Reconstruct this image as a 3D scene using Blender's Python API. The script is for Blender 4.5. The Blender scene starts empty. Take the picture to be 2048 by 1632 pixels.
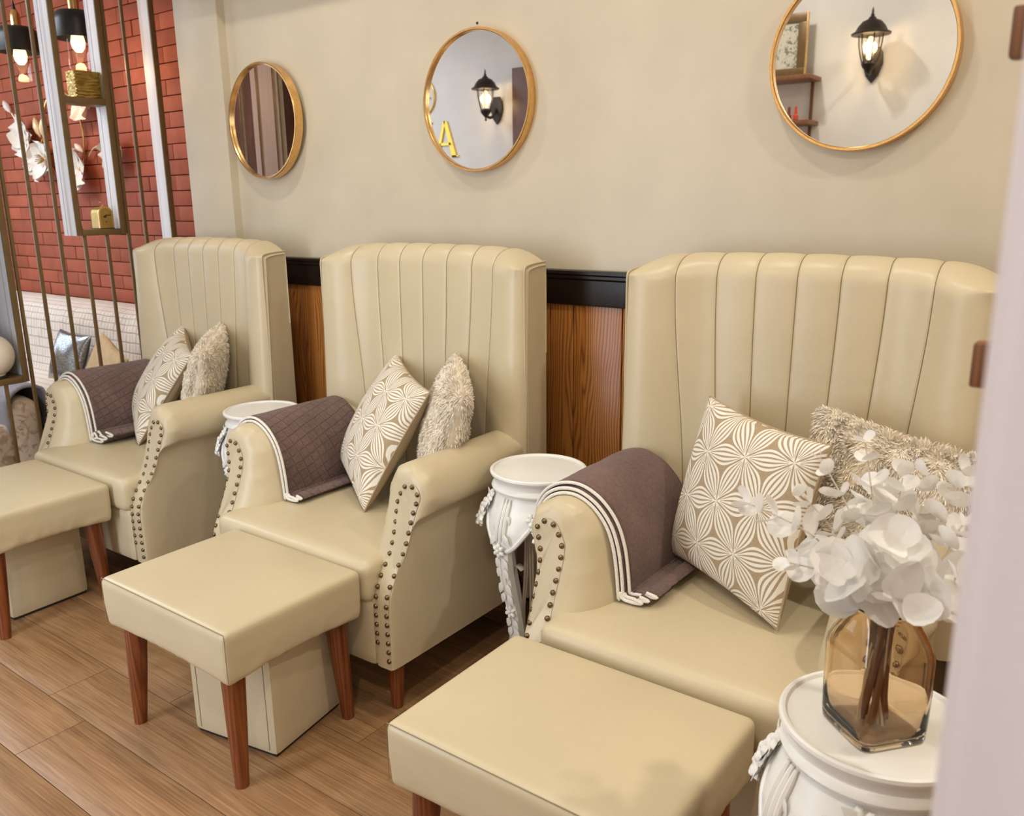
import bpy, bmesh, math, random
from math import sin, cos, pi, sqrt, radians
from mathutils import Vector, Matrix, noise
random.seed(7)
SC = bpy.context.scene
COL = SC.collection

# ------------------------------------------------------------------ camera, world, lights, exposure
cam_d = bpy.data.cameras.new('camera'); cam = bpy.data.objects.new('camera', cam_d); COL.objects.link(cam)
cam_d.sensor_width = 36.0; cam_d.lens = 1695.24 / 2048 * 36
PITCH, ROLL, YAW = radians(13.90322), radians(-0.72338), radians(-36.66879)
_right = Vector((cos(YAW), -sin(YAW), 0)); _f0 = Vector((sin(YAW), cos(YAW), 0)); _up = Vector((0, 0, 1))
_f = _f0 * cos(PITCH) - _up * sin(PITCH); _u = _f0 * sin(PITCH) + _up * cos(PITCH)
_r2 = _right * cos(ROLL) + _u * sin(ROLL); _u2 = -_right * sin(ROLL) + _u * cos(ROLL)
M = Matrix((_r2, _u2, -_f)).transposed().to_4x4(); M.translation = Vector((0, 0, 1.35))
cam.matrix_world = M
cam_d.clip_start = 0.02
cam_d.dof.use_dof = True; cam_d.dof.focus_distance = 1.9; cam_d.dof.aperture_fstop = 7.0
SC.camera = cam

world = bpy.data.worlds.new('world'); SC.world = world; world.use_nodes = True
bg = world.node_tree.nodes['Background']; bg.inputs[0].default_value = (0.80, 0.88, 1.0, 1); bg.inputs[1].default_value = 0.6

def light(name, kind, loc, energy, color, size=0.1, size_y=None, rot=(0, 0, 0), spread=None, target=None):
    d = bpy.data.lights.new(name, kind); d.energy = energy; d.color = color
    if kind == 'AREA':
        d.size = size
        if size_y: d.shape = 'RECTANGLE'; d.size_y = size_y
        else: d.shape = 'DISK'
        if spread: d.spread = spread
    else:
        d.shadow_soft_size = size
    o = bpy.data.objects.new(name, d); COL.objects.link(o); o.location = loc; o.rotation_euler = rot
    if target: o.rotation_euler = (Vector(target) - Vector(loc)).to_track_quat('-Z', 'Y').to_euler()
    return o
WARM = (1.0, 0.925, 0.80)
CEIL = 2.72
DOWNLIGHTS = [(-2.40, 1.50), (-1.05, 1.55), (0.60, 1.50)]
FILLS = [(-1.70, 0.20), (-0.25, -0.15)]  # fill lamps added to brighten the aisle, stool sides and curtain
for (lx, ly), en in zip(DOWNLIGHTS, (8.0, 7.0, 20.0)):
    light('downlight_or_fill_lamp', 'AREA', (lx, ly, CEIL - 0.03), en, WARM, 0.10, spread=radians(150))
for (lx, ly), en in zip(FILLS, (13, 20)):
    light('downlight_or_fill_lamp', 'AREA', (lx, ly, CEIL - 0.03), en, WARM, 0.10)
light('daylight_front', 'AREA', (-2.315, -0.63, 1.20), 44, (0.74, 0.85, 1.0), 0.52, 1.95, target=(-2.315, 2.0, 1.05))
light('added_curtain_daylight', 'AREA', (0.70, -0.63, 1.5), 13, (0.86, 0.91, 1.0), 0.75, 1.0, target=(0.5, 2.0, 1.2))  # added daylight from behind the camera to brighten the near curtain
light('added_sheen_lamp', 'AREA', (-5.1, 0.80, CEIL - 0.04), 58, (0.82, 0.90, 1.0), 1.3, 0.8)  # cool lamp added in the next room to put sheen on the seats
light('daylight_left', 'AREA', (-6.05, 1.2, 1.5), 26, (0.80, 0.88, 1.0), 1.25, 1.7, target=(-3.0, 1.2, 0.9))

vs = SC.view_settings
SC.display_settings.display_device = 'sRGB'
vs.view_transform = 'Standard'; vs.look = 'None'; vs.gamma = 1.0; vs.use_curve_mapping = False
vs.exposure = -0.50

# ------------------------------------------------------------------ node helpers
def srgb(r, g, b):
    def c(v):
        v /= 255.0
        return v / 12.92 if v <= 0.04045 else ((v + 0.055) / 1.055) ** 2.4
    return (c(r), c(g), c(b), 1.0)

class E:
    """one scalar socket of a node tree with operators"""
    def __init__(s, nt, sock): s.nt, s.k = nt, sock
    def op(s, o, *a):
        n = s.nt.nodes.new('ShaderNodeMath'); n.operation = o
        for i, v in enumerate((s,) + a):
            if isinstance(v, E): s.nt.links.new(v.k, n.inputs[i])
            else: n.inputs[i].default_value = v
        return E(s.nt, n.outputs[0])
    def __add__(s, b): return s.op('ADD', b)
    def __sub__(s, b): return s.op('SUBTRACT', b)
    def __mul__(s, b): return s.op('MULTIPLY', b)
    def __truediv__(s, b): return s.op('DIVIDE', b)
    def lt(s, b): return s.op('LESS_THAN', b)
    def gt(s, b): return s.op('GREATER_THAN', b)
    def mx(s, b): return s.op('MAXIMUM', b)
    def mn(s, b): return s.op('MINIMUM', b)
    def ab(s): return s.op('ABSOLUTE')
    def fr(s): return s.op('FRACT')
    def rnd(s): return s.op('ROUND')
    def cs(s): return s.op('COSINE')
    def pw(s, b): return s.op('POWER', b)

class Mat:
    def __init__(s, name, base=(0.8, 0.8, 0.8, 1), rough=0.5, metal=0.0, spec=0.5):
        s.m = bpy.data.materials.new(name); s.m.use_nodes = True; s.nt = s.m.node_tree
        s.p = s.nt.nodes['Principled BSDF']; s.out = s.nt.nodes['Material Output']
        s.p.inputs['Base Color'].default_value = base
        s.p.inputs['Roughness'].default_value = rough; s.p.inputs['Metallic'].default_value = metal
        s.p.inputs['Specular IOR Level'].default_value = spec
        s._tc = None
    def node(s, t, **kw):
        n = s.nt.nodes.new(t)
        for k, v in kw.items(): setattr(n, k, v)
        return n
    def tc(s, which='Object'):
        if not s._tc: s._tc = s.node('ShaderNodeTexCoord')
        return s._tc.outputs[which]
    def link(s, a, b): s.nt.links.new(a, b)
    def mapping(s, scale=(1, 1, 1), rot=(0, 0, 0), which='Object', jitter=False):
        n = s.node('ShaderNodeMapping'); n.inputs['Scale'].default_value = scale; n.inputs['Rotation'].default_value = rot
        src = s.tc(which)
        if jitter:
            oi = s.node('ShaderNodeObjectInfo'); mu = s.node('ShaderNodeVectorMath', operation='SCALE')
            cb = s.node('ShaderNodeCombineXYZ')
            for i in range(3): s.link(oi.outputs['Random'], cb.inputs[i])
            s.link(cb.outputs[0], mu.inputs[0]); mu.inputs['Scale'].default_value = 23.0
            ad = s.node('ShaderNodeVectorMath', operation='ADD'); s.link(src, ad.inputs[0]); s.link(mu.outputs[0], ad.inputs[1])
            src = ad.outputs[0]
        s.link(src, n.inputs['Vector']); return n.outputs[0]
    def noise(s, scale=5, detail=3, rough=0.5, vec=None, dist=0.0):
        n = s.node('ShaderNodeTexNoise'); n.inputs['Scale'].default_value = scale
        n.inputs['Detail'].default_value = detail; n.inputs['Roughness'].default_value = rough; n.inputs['Distortion'].default_value = dist
        s.link(vec if vec is not None else s.tc(), n.inputs['Vector']); return n.outputs['Fac']
    def ramp(s, fac, stops, interp='LINEAR'):
        n = s.node('ShaderNodeValToRGB'); n.color_ramp.interpolation = interp
        el = n.color_ramp.elements
        while len(el) < len(stops): el.new(0.5)
        for e, (p, c) in zip(el, stops): e.position = p; e.color = c
        s.link(fac, n.inputs[0]); return n.outputs[0]
    def mix(s, a, b, fac, mode='MIX'):
        n = s.node('ShaderNodeMix', data_type='RGBA', blend_type=mode)
        for v, i in ((fac, 0), (a, 6), (b, 7)):
            if isinstance(v, bpy.types.NodeSocket): s.link(v, n.inputs[i])
            else: n.inputs[i].default_value = v
        return n.outputs[2]
    def color(s, sock): s.link(sock, s.p.inputs['Base Color']); return s
    def bump(s, h, strength=0.3, dist=0.01, prev=None):
        n = s.node('ShaderNodeBump'); n.inputs['Strength'].default_value = strength; n.inputs['Distance'].default_value = dist
        s.link(h, n.inputs['Height'])
        if prev is not None: s.link(prev, n.inputs['Normal'])
        s.link(n.outputs[0], s.p.inputs['Normal']); return n.outputs[0]
    def e(s, sock): return E(s.nt, sock)

def mulc(c, k): return (c[0] * k, c[1] * k, c[2] * k, 1)

# ------------------------------------------------------------------ materials
MT = {}
def leather():
    m = Mat('cream_leather', rough=0.37, spec=0.5)
    c = srgb(207, 191, 157)
    n1 = m.noise(3.0, 3); col = m.ramp(n1, [(0.3, mulc(c, 0.93)), (0.7, mulc(c, 1.03))])
    n2 = m.noise(38, 2, 0.4); sp = m.ramp(n2, [(0.73, (0, 0, 0, 1)), (0.80, (1, 1, 1, 1))])
    col = m.mix(col, mulc(c, 0.86), m.e(sp).__mul__(0.35).k)
    m.color(col)
    b1 = m.bump(m.noise(900, 2), 0.05, 0.002)
    m.bump(m.noise(14, 4, 0.55), 0.14, 0.012, b1)
    return m.m
MT['leather'] = leather()
def paint(name, c, rough=0.5, bump=0.12, var=0.04, scale=6):
    m = Mat(name, rough=rough)
    m.color(m.ramp(m.noise(scale, 4), [(0.3, mulc(c, 1 - var)), (0.7, mulc(c, 1 + var))]))
    m.bump(m.noise(30, 5, 0.6), bump, 0.004); return m.m
MT['wall'] = paint('cream_wall_paint', srgb(206, 193, 168), 0.42, 0.16)
MT['wall_white'] = paint('white_wall_paint', srgb(226, 224, 220), 0.5)
MT['ceiling'] = paint('ceiling_paint', srgb(240, 238, 230), 0.7)
MT['plaster'] = paint('white_painted_resin', srgb(238, 236, 230), 0.34, 0.10, 0.02, 20)
def plain(name, c, rough=0.5, metal=0.0, spec=0.5, nb=0.0, ns=80, emit=None, es=0):
    m = Mat(name, c, rough, metal, spec)
    if nb: 
        m.color(m.ramp(m.noise(ns * 0.3, 3), [(0.3, mulc(c, 0.9)), (0.7, mulc(c, 1.08))]))
        m.bump(m.noise(ns, 3), nb, 0.003)
    if emit: m.p.inputs['Emission Color'].default_value = emit; m.p.inputs['Emission Strength'].default_value = es
    return m.m
MT['rail'] = plain('dark_espresso_lacquer', (0.012, 0.006, 0.004, 1), 0.32, 0, 0.4, 0.03)
MT['gold'] = plain('brushed_gold', (0.80, 0.50, 0.20, 1), 0.24, 1.0, 0.5, 0.04, 300)
MT['gold_rough'] = plain('antique_gold', (0.46, 0.31, 0.08, 1), 0.30, 0.85, 0.5, 0.1, 120)
MT['brass'] = plain('brass', (0.75, 0.50, 0.20, 1), 0.22, 1.0, 0.5, 0.02)
MT['bronze'] = plain('bronze_paint', (0.165, 0.098, 0.036, 1), 0.38, 0.25, 0.5, 0.04, 120)
MT['nail'] = plain('antique_brass_nail', (0.20, 0.14, 0.085, 1), 0.28, 1.0, 0.5)
MT['black'] = plain('matt_black_metal', (0.010, 0.010, 0.011, 1), 0.38, 0, 0.5)
MT['iron'] = plain('dark_cast_iron', (0.022, 0.014, 0.010, 1), 0.45, 0.3, 0.5, 0.2, 200)
MT['dark'] = plain('dark_glide', (0.02, 0.015, 0.012, 1), 0.6)
MT['white_fab'] = plain('white_cotton_binding', srgb(232, 226, 214), 0.85, 0, 0.2, 0.2, 700)
MT['seam'] = plain('seam_thread', srgb(140, 122, 88), 0.7)
MT['glass_mirror'] = plain('mirror_silver', (0.93, 0.94, 0.94, 1), 0.015, 1.0)
MT['grey_fab'] = plain('grey_upholstery', srgb(84, 76, 78), 0.9, 0, 0.2, 0.4, 260)
MT['lilac_fab'] = plain('grey_lilac_throw', srgb(150, 148, 156), 0.8, 0, 0.3, 0.3, 260)
MT['gold_fab'] = plain('golden_beige_velvet', srgb(206, 178, 136), 0.8, 0, 0.3, 0.35, 160)
MT['cord'] = plain('pale_grey_cord', srgb(176, 164, 150), 0.5)
MT['paper'] = plain('white_paper', srgb(236, 232, 224), 0.8)
MT['coral'] = plain('coral_polish', srgb(206, 70, 44), 0.2)
MT['brownpol'] = plain('brown_polish', srgb(120, 66, 40), 0.2)
MT['pinkpol'] = plain('pink_polish', srgb(214, 150, 140), 0.2)
MT['yellow_gold'] = plain('yellow_gold_letter', (0.85, 0.60, 0.08, 1), 0.25, 0.5)
MT['globe'] = plain('frosted_globe', srgb(226, 214, 196), 0.35, 0, 0.5)
MT['glow'] = plain('bulb_glow', (1, 0.8, 0.5, 1), 0.5, 0, 0.5, 0, 80, (1.0, 0.72, 0.36, 1), 3.6)

def wood(name, c_lo, c_hi, axis=2, scale=1.0, rough=0.4, jitter=True, knots=0.0, contrast=1.0, dist=1.2, bump=0.08, wv=0.2):
    m = Mat(name, rough=rough)
    sc = [26 * scale] * 3; sc[axis] = 1.5 * scale
    v = m.mapping(sc, jitter=jitter)
    n = m.noise(1.0, 4, 0.6, v, dist)
    sc2 = [210 * scale] * 3; sc2[axis] = 4 * scale
    v2 = m.mapping(sc2, jitter=jitter)
    n2 = m.noise(1.0, 2, 0.5, v2)
    w = m.node('ShaderNodeTexWave', wave_type='BANDS', bands_direction='X' if axis != 0 else 'Y')
    sc3 = [9 * scale] * 3; sc3[axis] = 0.8 * scale
    m.link(m.mapping(sc3, jitter=jitter), w.inputs['Vector']); w.inputs['Scale'].default_value = 2.6
    w.inputs['Distortion'].default_value = 7.0; w.inputs['Detail'].default_value = 2; w.inputs['Detail Scale'].default_value = 0.7
    f = m.e(n) * (0.66 - wv) + m.e(n2) * 0.34 + m.e(w.outputs['Fac']) * wv
    lo, hi = 0.5 - 0.2 / contrast, 0.5 + 0.2 / contrast
    col = m.ramp(f.k, [(lo, c_lo), (hi, c_hi)])
    oi = m.node('ShaderNodeObjectInfo')
    hv = m.node('ShaderNodeHueSaturation'); m.link(col, hv.inputs['Color'])
    m.link((m.e(oi.outputs['Random']) * 0.22 + 0.89).k, hv.inputs['Value']); col = hv.outputs[0]
    if knots:
        sk = [5.5] * 3; sk[axis] = 2.4
        k = m.noise(1.0, 2, 0.5, m.mapping(sk, jitter=jitter), 0.6)
        km = m.ramp(k, [(0.68, (0, 0, 0, 1)), (0.80, (1, 1, 1, 1))])
        col = m.mix(col, mulc(c_lo, 0.55), (m.e(km) * knots).k)
    m.color(col); m.bump(f.k, bump, 0.004)
    return m.m
MT['floor'] = wood('oak_laminate', srgb(114, 80, 48), srgb(178, 138, 98), 0, 1.5, 0.36, True, 0.6, 0.9, 1.6, 0.06, 0.06)
MT['plinth'] = wood('dark_baseboard_wood', srgb(40, 22, 14), srgb(58, 32, 18), 0, 1.0, 0.4)
MT['leg'] = wood('red_brown_wood', srgb(92, 44, 20), srgb(146, 82, 42), 2, 1.6, 0.32, True, 0.2)
def oak_panel():
    m = Mat('golden_oak_panel', rough=0.36)
    v = m.mapping((1, 1, 1), jitter=True)
    sx = m.node('ShaderNodeSeparateXYZ'); m.link(v, sx.inputs[0])
    n = m.e(m.noise(1.0, 2, 0.5, m.mapping((9, 9, 1.5), jitter=True), 0.4))
    ring = ((m.e(sx.outputs[0]) * 90.0 + n * 11.0).fr() - 0.5).ab() * 2.0
    fine = m.e(m.noise(1.0, 3, 0.6, m.mapping((260, 260, 5), jitter=True)))
    f = ring.pw(1.6) * 0.62 + fine * 0.38
    m.color(m.ramp(f.k, [(0.15, srgb(176, 116, 54)), (0.5, srgb(152, 94, 40)), (0.85, srgb(106, 58, 22))]))
    m.bump(fine.k, 0.08, 0.003); return m.m
MT['panel'] = oak_panel()
MT['brownwood'] = wood('brown_door_wood', srgb(70, 36, 20), srgb(104, 60, 34), 2, 1.0, 0.45)
MT['peg'] = wood('walnut_peg_wood', srgb(96, 58, 32), srgb(140, 92, 56), 2, 2.0, 0.45)
MT['whitewood'] = wood('white_washed_wood', srgb(206, 204, 206), srgb(236, 234, 234), 2, 1.2, 0.45, True, 0.0, 0.8, 0.6, 0.04)

def brick():
    m = Mat('terracotta_brick', rough=0.7, spec=0.3)
    c = srgb(172, 92, 66); oi = m.node('ShaderNodeObjectInfo')
    col = m.ramp(m.noise(9, 4, 0.6, m.mapping((1, 1, 1), jitter=True)), [(0.25, mulc(c, 0.78)), (0.75, mulc(c, 1.12))])
    hv = m.node('ShaderNodeHueSaturation'); m.link(col, hv.inputs['Color']); m.link((m.e(oi.outputs['Random']) * 0.26 + 0.86).k, hv.inputs['Value'])
    m.color(hv.outputs[0]); m.bump(m.noise(70, 4, 0.6), 0.35, 0.004); return m.m
MT['brick'] = brick()
MT['mortar'] = plain('brick_joint', srgb(84, 38, 26), 0.9, 0, 0.2, 0.2, 120)

def fleece(name, grid):
    m = Mat(name, rough=0.95, spec=0.15)
    m.p.inputs['Sheen Weight'].default_value = 0.35; m.p.inputs['Sheen Roughness'].default_value = 0.5
    m.p.inputs['Sheen Tint'].default_value = (0.8, 0.66, 0.6, 1)
    c = srgb(118, 94, 88)
    n = m.noise(120, 4, 0.7); n2 = m.noise(9, 3)
    f = m.e(n) * 0.6 + m.e(n2) * 0.4
    col = m.ramp(f.k, [(0.34, mulc(c, 0.55)), (0.66, mulc(c, 1.22))])
    h = m.e(m.noise(240, 4, 0.7)) * 0.7
    if grid:
        uv = m.node('ShaderNodeSeparateXYZ'); m.link(m.tc('UV'), uv.inputs[0])
        u, v = m.e(uv.outputs[0]), m.e(uv.outputs[1]); w = m.e(m.noise(14, 2))
        a = (u + v * 0.35 + w * 0.012) * 34.0; b = (v - u * 0.30 + w * 0.012) * 34.0
        d = ((a.fr() - 0.5).ab()).mx((b.fr() - 0.5).ab())
        g = (d - 0.40).mx(0.0) * 9.0
        col = m.mix(col, mulc(c, 0.38), (g.mn(1.0) * 0.55).k)
        h = h - g * 0.7
    m.color(col); m.bump(h.k, 0.8, 0.006); return m.m
MT['fleece'] = fleece('brown_fleece', False)
MT['fleece_grid'] = fleece('brown_waffle_fleece', True)

def linen(print_on):
    m = Mat('leaf_print_linen' if print_on else 'taupe_linen', rough=0.85, spec=0.2)
    c = srgb(176, 154, 124)
    wv = m.noise(400, 2); base = m.ramp(wv, [(0.3, mulc(c, 0.86)), (0.7, mulc(c, 1.1))])
    hb = m.e(wv) * 0.4
    if print_on:
        uvn = m.node('ShaderNodeSeparateXYZ'); m.link(m.tc('UV'), uvn.inputs[0])
        wob = m.e(m.noise(9, 2)) * 0.04
        U = m.e(uvn.outputs[0]) * 1.62 + wob; V = m.e(uvn.outputs[1]) * 1.62 - wob
        H = sqrt(3) / 2; tot = None
        for k, th in enumerate((0.22, 0.22 + pi / 3, 0.22 + 2 * pi / 3)):
            a = U * cos(th) + V * sin(th); b = V * cos(th) - U * sin(th)
            j = (b / H).rnd(); bb = b - j * H
            aa = a - j * 0.5
            u = (aa.fr() - 0.5) * 2.0
            w = ((u * (pi / 2)).cs()).mx(0.0).pw(1.5) * 0.205 + 0.004
            n = bb / w
            inside = (n.ab()).lt(1.0)
            stripe = ((n * (pi * 4.5)).cs()).gt(-0.30)
            border = (n.ab()).gt(0.80)
            ends = (u.ab()).gt(0.80)
            on = inside * stripe.mx(border).mx(ends)
            tot = on if tot is None else tot.mx(on)
        base = m.mix(base, srgb(238, 232, 218), tot.k)
        hb = hb + tot * 0.8
    m.color(base); m.bump(hb.k, 0.35, 0.003); return m.m
MT['linen_print'] = linen(True); MT['linen'] = linen(False)

def fur():
    m = Mat('ivory_shag', rough=0.8, spec=0.2); c = srgb(246, 234, 214)
    m.color(m.ramp(m.noise(30, 3), [(0.3, mulc(c, 0.80)), (0.7, mulc(c, 1.06))]))
    m.p.inputs['Sheen Weight'].default_value = 0.3; return m.m
MT['fur'] = fur()
def translucent(name, c, t=0.35, rough=0.5, bump=0.0):
    m = Mat(name, c, rough, 0, 0.3)
    tr = m.node('ShaderNodeBsdfTranslucent'); tr.inputs[0].default_value = c
    mx = m.node('ShaderNodeMixShader'); mx.inputs[0].default_value = t
    m.link(m.p.outputs[0], mx.inputs[1]); m.link(tr.outputs[0], mx.inputs[2]); m.link(mx.outputs[0], m.out.inputs[0])
    if bump: m.bump(m.noise(500, 2), bump, 0.002)
    return m.m
MT['petal'] = translucent('ivory_leaf', srgb(244, 242, 238), 0.3, 0.45)
MT['curtain'] = translucent('pale_lilac_curtain', srgb(232, 222, 222), 0.3, 0.9, 0.25)
MT['stem'] = plain('pale_stem', srgb(206, 194, 176), 0.6)
MT['stem_dark'] = plain('brown_stem', srgb(122, 84, 54), 0.6)
MT['flower'] = plain('cream_metal_petal', srgb(238, 230, 218), 0.4, 0, 0.4, 0.08, 40)
MT['flower_bud'] = plain('pale_gold_bud', srgb(232, 208, 164), 0.35, 0.2)
def thin_glass(name, tint, edge, rough=0.02, spec=0.06):
    m = Mat(name); nt = m.nt
    tr = m.node('ShaderNodeBsdfTransparent'); gl = m.node('ShaderNodeBsdfGlossy'); gl.inputs['Roughness'].default_value = rough
    lw = m.node('ShaderNodeLayerWeight'); lw.inputs['Blend'].default_value = 0.35
    col = m.ramp(lw.outputs['Facing'], [(0.0, tint), (0.55, tint), (0.97, edge)])
    m.link(col, tr.inputs[0])
    fz = m.e(lw.outputs['Facing']).pw(4.0) * 0.5 + 0.04
    mx = m.node('ShaderNodeMixShader'); m.link(fz.k, mx.inputs[0]); m.link(tr.outputs[0], mx.inputs[1]); m.link(gl.outputs[0], mx.inputs[2])
    m.link(mx.outputs[0], m.out.inputs[0]); return m.m
MT['amber_thin'] = thin_glass('amber_glass', (0.93, 0.84, 0.70, 1), (0.55, 0.38, 0.22, 1))
_ag = Mat('amber_glass_body', (0.90, 0.77, 0.60, 1), 0.0); _ag.p.inputs['Transmission Weight'].default_value = 1.0; _ag.p.inputs['IOR'].default_value = 1.40
MT['amber'] = _ag.m
MT['clear'] = thin_glass('clear_glass', (0.96, 0.95, 0.93, 1), (0.55, 0.50, 0.45, 1))
def quilt():
    m = Mat('cream_waffle_throw', rough=0.9, spec=0.2); c = srgb(238, 226, 212)
    sx = m.node('ShaderNodeSeparateXYZ'); m.link(m.tc('UV'), sx.inputs[0])
    u, v = m.e(sx.outputs[0]) * 34.0, m.e(sx.outputs[1]) * 26.0
    d = ((u.fr() - 0.5).ab()).mx((v.fr() - 0.5).ab())
    g = (d - 0.36).mx(0.0) * 7.0
    m.color(m.mix(c, mulc(c, 0.72), g.mn(1.0).k)); m.bump((g * -1.0).k, 0.6, 0.006); return m.m
MT['quilt'] = quilt()
def sequin():
    m = Mat('silver_sequins', rough=0.22, metal=0.8)
    vo = m.node('ShaderNodeTexVoronoi'); vo.inputs['Scale'].default_value = 24; m.link(m.tc('UV'), vo.inputs['Vector'])
    m.color(m.ramp(m.e(vo.outputs['Color']).k if False else vo.outputs['Distance'], [(0.0, (0.85, 0.88, 0.9, 1)), (0.6, (0.30, 0.33, 0.34, 1))]))
    nm = m.node('ShaderNodeBump'); nm.inputs['Strength'].default_value = 1.0; nm.inputs['Distance'].default_value = 0.02
    m.link(vo.outputs['Color'], nm.inputs['Height']); m.link(nm.outputs[0], m.p.inputs['Normal']); return m.m
MT['sequin'] = sequin()
def floral():
    m = Mat('floral_tapestry', rough=0.9, spec=0.2); c = srgb(212, 192, 166)
    n = m.noise(16, 3, 0.6, None, 1.0); f = m.ramp(n, [(0.50, (0, 0, 0, 1)), (0.60, (1, 1, 1, 1))])
    n2 = m.noise(26, 3, 0.6, None, 0.5); f2 = m.ramp(n2, [(0.58, (0, 0, 0, 1)), (0.66, (1, 1, 1, 1))])
    col = m.mix(c, srgb(160, 118, 92), (m.e(f) * 0.6).k); col = m.mix(col, srgb(112, 84, 66), (m.e(f2) * 0.5).k)
    m.color(col); m.bump(m.noise(200, 2), 0.3, 0.003); return m.m
MT['floral'] = floral()
def art():
    m = Mat('botanical_print', rough=0.7); c = srgb(206, 200, 184)
    sx = m.node('ShaderNodeSeparateXYZ'); m.link(m.tc('Object'), sx.inputs[0])
    n = m.noise(34, 4, 0.7, None, 1.2); f = m.ramp(n, [(0.52, (0, 0, 0, 1)), (0.58, (1, 1, 1, 1))])
    r = (m.e(sx.outputs[0]).ab() * 9.0).mx(m.e(sx.outputs[2]).ab() * 6.5).lt(1.0)
    m.color(m.mix(c, srgb(98, 108, 88), (m.e(f) * r * 0.85).k)); return m.m
MT['art'] = art()

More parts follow.
